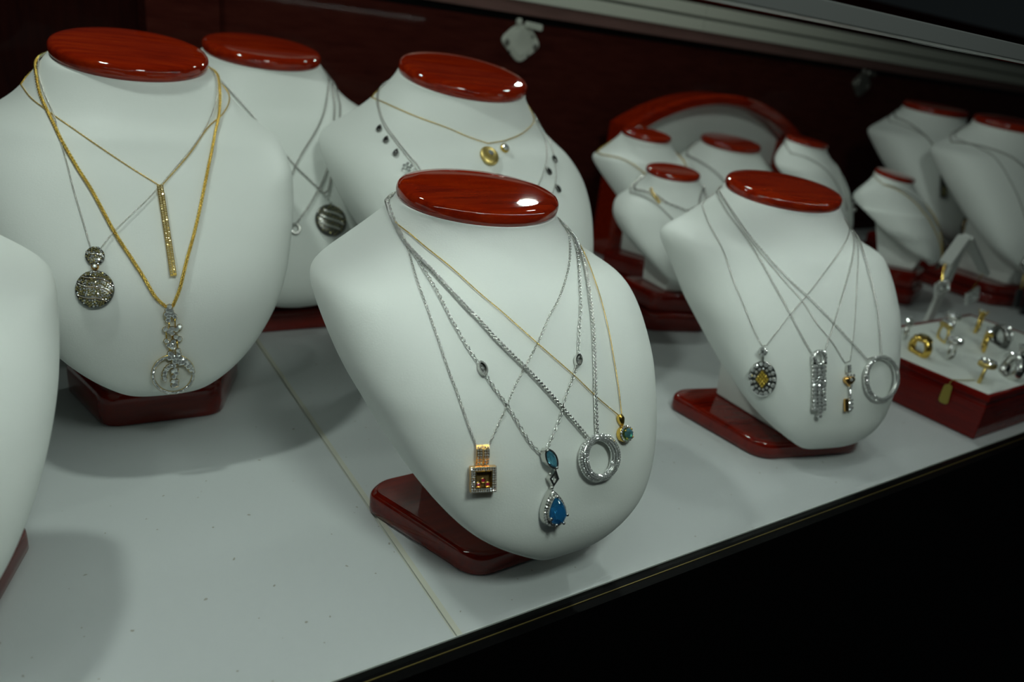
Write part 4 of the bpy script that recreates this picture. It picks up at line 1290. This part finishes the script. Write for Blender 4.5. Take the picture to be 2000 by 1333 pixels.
MB().prism(inn2, -.012, -.004, fa).build('inner_panel', 'leather', r)

# ------------------------------------------------------------------ ring box and rings
bxr = root('ring_box', (.613, .012, 0), 'red wooden ring box with a white cushion top, right of the busts', 'ring box', world_parts=True)
X0, X1, Y0, Y1, ZT = .613, .905, .012, .182, .050
MB().box(X0, X1, Y0, Y1, .0004, .038).build('body', 'box_wood', bxr, bevel=.001)
MB().box(X0 + .0015, X1 - .0015, Y0 + .0015, Y1 - .0015, .0382, .0425).build('groove_band', 'box_wood', bxr)
def rim(z0, z1, o_, w_):
    return frame_prism(MB(), I, [(X0 - o_, Y0 - o_), (X1 + o_, Y0 - o_), (X1 + o_, Y1 + o_), (X0 - o_, Y1 + o_)], [(X0 + w_, Y0 + w_), (X1 - w_, Y0 + w_), (X1 - w_, Y1 - w_), (X0 + w_, Y1 - w_)], z0, z1)
rim(.0426, .0505, .0006, .0045).build('rim', 'box_wood', bxr, bevel=.0015)
cu = MB().box(X0 + .0047, X1 - .0047, Y0 + .0047, Y1 - .0047, .0430, ZT).build('cushion', 'cushion', bxr, bevel=.0015)

def ring(x, y, rz, R_, tube, band, head, label, tilt=0.0, width=1.0):
    rt = root('finger_ring', (x, y, ZT), label, 'ring', 'rings in the red ring box', rz=rz)
    rt.scale = (1.28, 1.28, 1.28)
    cz = R_ * .72
    pts = [(R_ * math.cos(q), 0, cz + R_ * math.sin(q)) for q in np.linspace(0, 2 * math.pi, 28, endpoint=False)]
    pts = [(p[0], p[1] + tilt * p[2], max(p[2], .0003)) for p in pts]
    MB().tube(pts, tube, 8, True, flat=width, up=(0, 1, 0)).build('band', band, rt, smooth=True)
    zt = cz + R_
    T = lambda a, c_, h: (a, c_ + tilt * zt, zt + h)
    if head == 'solitaire':
        s_ = MB().dome(T, 0, 0, .0008, .0030, .0030, .0008, back=.003, n=12).build('setting', band, rt, smooth=True)
        MB().gem(T, 0, 0, .0032, .0042, n=10).build('stone', 'diamond', s_)
        pr = MB()
        for q in range(4): pr.tube([T(.0028 * math.cos(q * PI / 2), .0028 * math.sin(q * PI / 2), 0), T(.0042 * math.cos(q * PI / 2), .0042 * math.sin(q * PI / 2), .0042)], .0005, 5)
        pr.build('prong', band, s_)
    elif head == 'cluster':
        s_ = MB().dome(T, 0, 0, .0004, .0080, .0070, .0015, back=.003, n=16).build('setting', band, rt, smooth=True)
        g = MB().gem(T, 0, 0, .0030, .0032, n=8)
        for q in range(7): g.gem(T, .0058 * math.cos(q * .9), .0050 * math.sin(q * .9), .0020, .0022, n=7, axis=(math.cos(q * .9) * .5, math.sin(q * .9) * .5, 1))
        g.build('cluster_stones', 'diamond', s_)
    elif head == 'three':
        s_ = MB().box(-.008, .008, -.0028, .0028, zt - .002, zt + .0012).build('setting', band, rt, bevel=.0006)
        for k in (-1, 0, 1): MB().gem(I, k * .0052, tilt * zt, zt + .0030, .0028 + .0006 * (k == 0), n=8).build('stone', 'diamond', s_)
    elif head == 'signet':
        s_ = MB().dome(T, 0, 0, -.0005, .0085, .0075, .0024, back=.002, n=20).build('signet_face', band, rt, smooth=True)
        MB().shaped_gem(T, ell(0, 0, .0052, .0044, 12), .0022, .001, .001).build('signet_stone', 'champagne', s_)
    elif head == 'pave':
        g = MB()
        for i in range(15):
            q = PI * (.08 + .84 * i / 14)
            for dy in (-1, 0, 1):
                g.gem(I, (R_ + tube * .9) * math.cos(q), dy * tube * .75, cz + (R_ + tube * .9) * math.sin(q), .0011, n=6, axis=(math.cos(q), dy * .3, math.sin(q)))
        g.build('pave_stones', 'diamond', rt, kind='stuff')
    return rt
for a in ((.652, .112, 1.25, .0092, .0028, 'gold', 'signet', 'heavy gold signet ring at the left side of the ring box', 0, 1.3),
          (.690, .150, .4, .0092, .0014, 'silver', 'three', 'silver three stone ring near the back left of the ring box', .1, 1),
          (.681, .090, .2, .0098, .0013, 'silver', 'cluster', 'cluster ring with a silver band, just right of the signet ring', .05, 1),
          (.648, .040, .35, .0095, .0014, 'gold_satin', 'cluster', 'diamond cluster ring nearest the front corner of the ring box', -.05, 1),
          (.760, .092, .5, .0105, .0014, 'gold', 'three', 'gold ring with three stones in the middle of the ring box', .05, 1),
          (.806, .096, 1.0, .0105, .0026, 'silver_dark', 'pave', 'wide dark pavé band right of the three stone gold ring', .1, 1.4),
          (.700, .036, .8, .0105, .0030, 'silver', 'pave', 'wide silver pavé band near the front edge of the ring box', -.25, 1.5),
          (.830, .135, .3, .0110, .0015, 'gold', 'solitaire', 'tall gold solitaire ring at the back of the ring box', 0, 1),
          (.790, .148, .6, .0092, .0014, 'silver', 'cluster', 'silver cluster ring beside the tall gold solitaire', .1, 1),
          (.735, .130, .9, .0092, .0014, 'gold_satin', 'three', 'pale gold ring behind the middle rings of the ring box', 0, 1),
          (.748, .046, .2, .0095, .0016, 'silver', 'solitaire', 'silver solitaire ring cut by the right edge of the picture', .1, 1)):
    ring(*a)
tg = root('price_tag', (.6125, .056, .0505), 'small gold price tag hanging over the side of the ring box', 'tag', world_parts=True)
pts = rounded([(.048, .0485), (.056, .0470), (.0565, .0260), (.0460, .0260)], .004)
MB().prism(pts, 0, .0006, lambda u, v, h: (.6118 - .0006 - h - .0004, u, v - .002)).build('paper', 'tag', tg)
MB().tube([(.6108, .052, .0425), (.6108, .0515, .0490), (.6130, .0505, .0515), (.6250, .046, .0512), (.640, .042, .0512)], .0005, 5).build('thread', 'tag', tg)

# ------------------------------------------------------------------ earring stand and earrings
es = root('earring_stand', (.897, .227, 0), 'white acrylic earring stand with two drooping arms behind the ring box', 'earring stand', world_parts=True)
top = np.array([.905, .222, .148]); foot = np.array([.893, .228, .0005])
def plank(mb, a, c_, wd, th, wv=(1, 0, 0)):
    a, c_ = np.array(a), np.array(c_)
    t = c_ - a; t /= np.linalg.norm(t)
    w_ = np.array(wv, float); w_ -= t * (w_ @ t); w_ /= np.linalg.norm(w_)
    nn_ = np.cross(t, w_)
    vs = [p + w_ * sx * wd / 2 + nn_ * sy * th / 2 for p in (a, c_) for sx, sy in ((-1, -1), (1, -1), (1, 1), (-1, 1))]
    return mb.add(vs, [(0, 3, 2, 1), (4, 5, 6, 7), (0, 1, 5, 4), (1, 2, 6, 5), (2, 3, 7, 6), (3, 0, 4, 7)])
MB().box(.870, .925, .205, .250, .0004, .004).build('foot', 'acrylic', es, bevel=.001)
plank(MB(), foot + [0, 0, .003], top, .018, .006).build('post', 'acrylic', es, bevel=.001)
ends = []
for k, e in enumerate((ony(1846, 516, .21), ony(1922, 533, .225))):
    e = np.array(e)
    plank(MB(), top + [(-1 if k == 0 else 1) * .004, 0, .002], e, .016, .007, (0, 1, .2)).build('arm', 'acrylic', es, bevel=.0012)
    ends.append(e)
for k, (px_, py_) in enumerate(((1838, 560), (1897, 578))):
    p = np.array(ony(px_, py_, .205 if k == 0 else .22)); e = ends[k]
    er = root('drop_earring', tuple(p), ('left' if k == 0 else 'right') + ' square diamond earring hanging from the white earring stand', 'earring', 'earrings on the white stand', world_parts=True)
    fe = lambda x, y, h, p=p: (p[0] + x * .86 - y * .5, p[1] - h - x * .2, p[2] + y * .86 + x * .5)
    hs = .0115
    o_ = frame_prism(MB(), fe, [(-hs, -hs), (hs, -hs), (hs, hs), (-hs, hs)], [(-hs * .45, -hs * .45), (hs * .45, -hs * .45), (hs * .45, hs * .45), (-hs * .45, hs * .45)], 0, .003).build('square', 'silver', er)
    g = MB()
    for i in range(6):
        u = -.8 + 1.6 * i / 5
        for X, Y in ((u, .75), (u, -.75), (.75, u), (-.75, u)): g.gem(fe, hs * X, hs * Y, .0034, .0015, n=6)
    g.build('square_stones', 'diamond', o_, kind='stuff')
    MB().gem(fe, 0, 0, .002, .0048, n=8).build('centre_stone', 'diamond', o_)
    MB().tube([fe(0, hs, .001), (e * .5 + np.array(fe(0, hs, 0)) * .5), tuple(e + [0, 0, .001])], .0007, 5).build('hook', 'gold', er)
# fine gold chain draped low in front of the edge bust
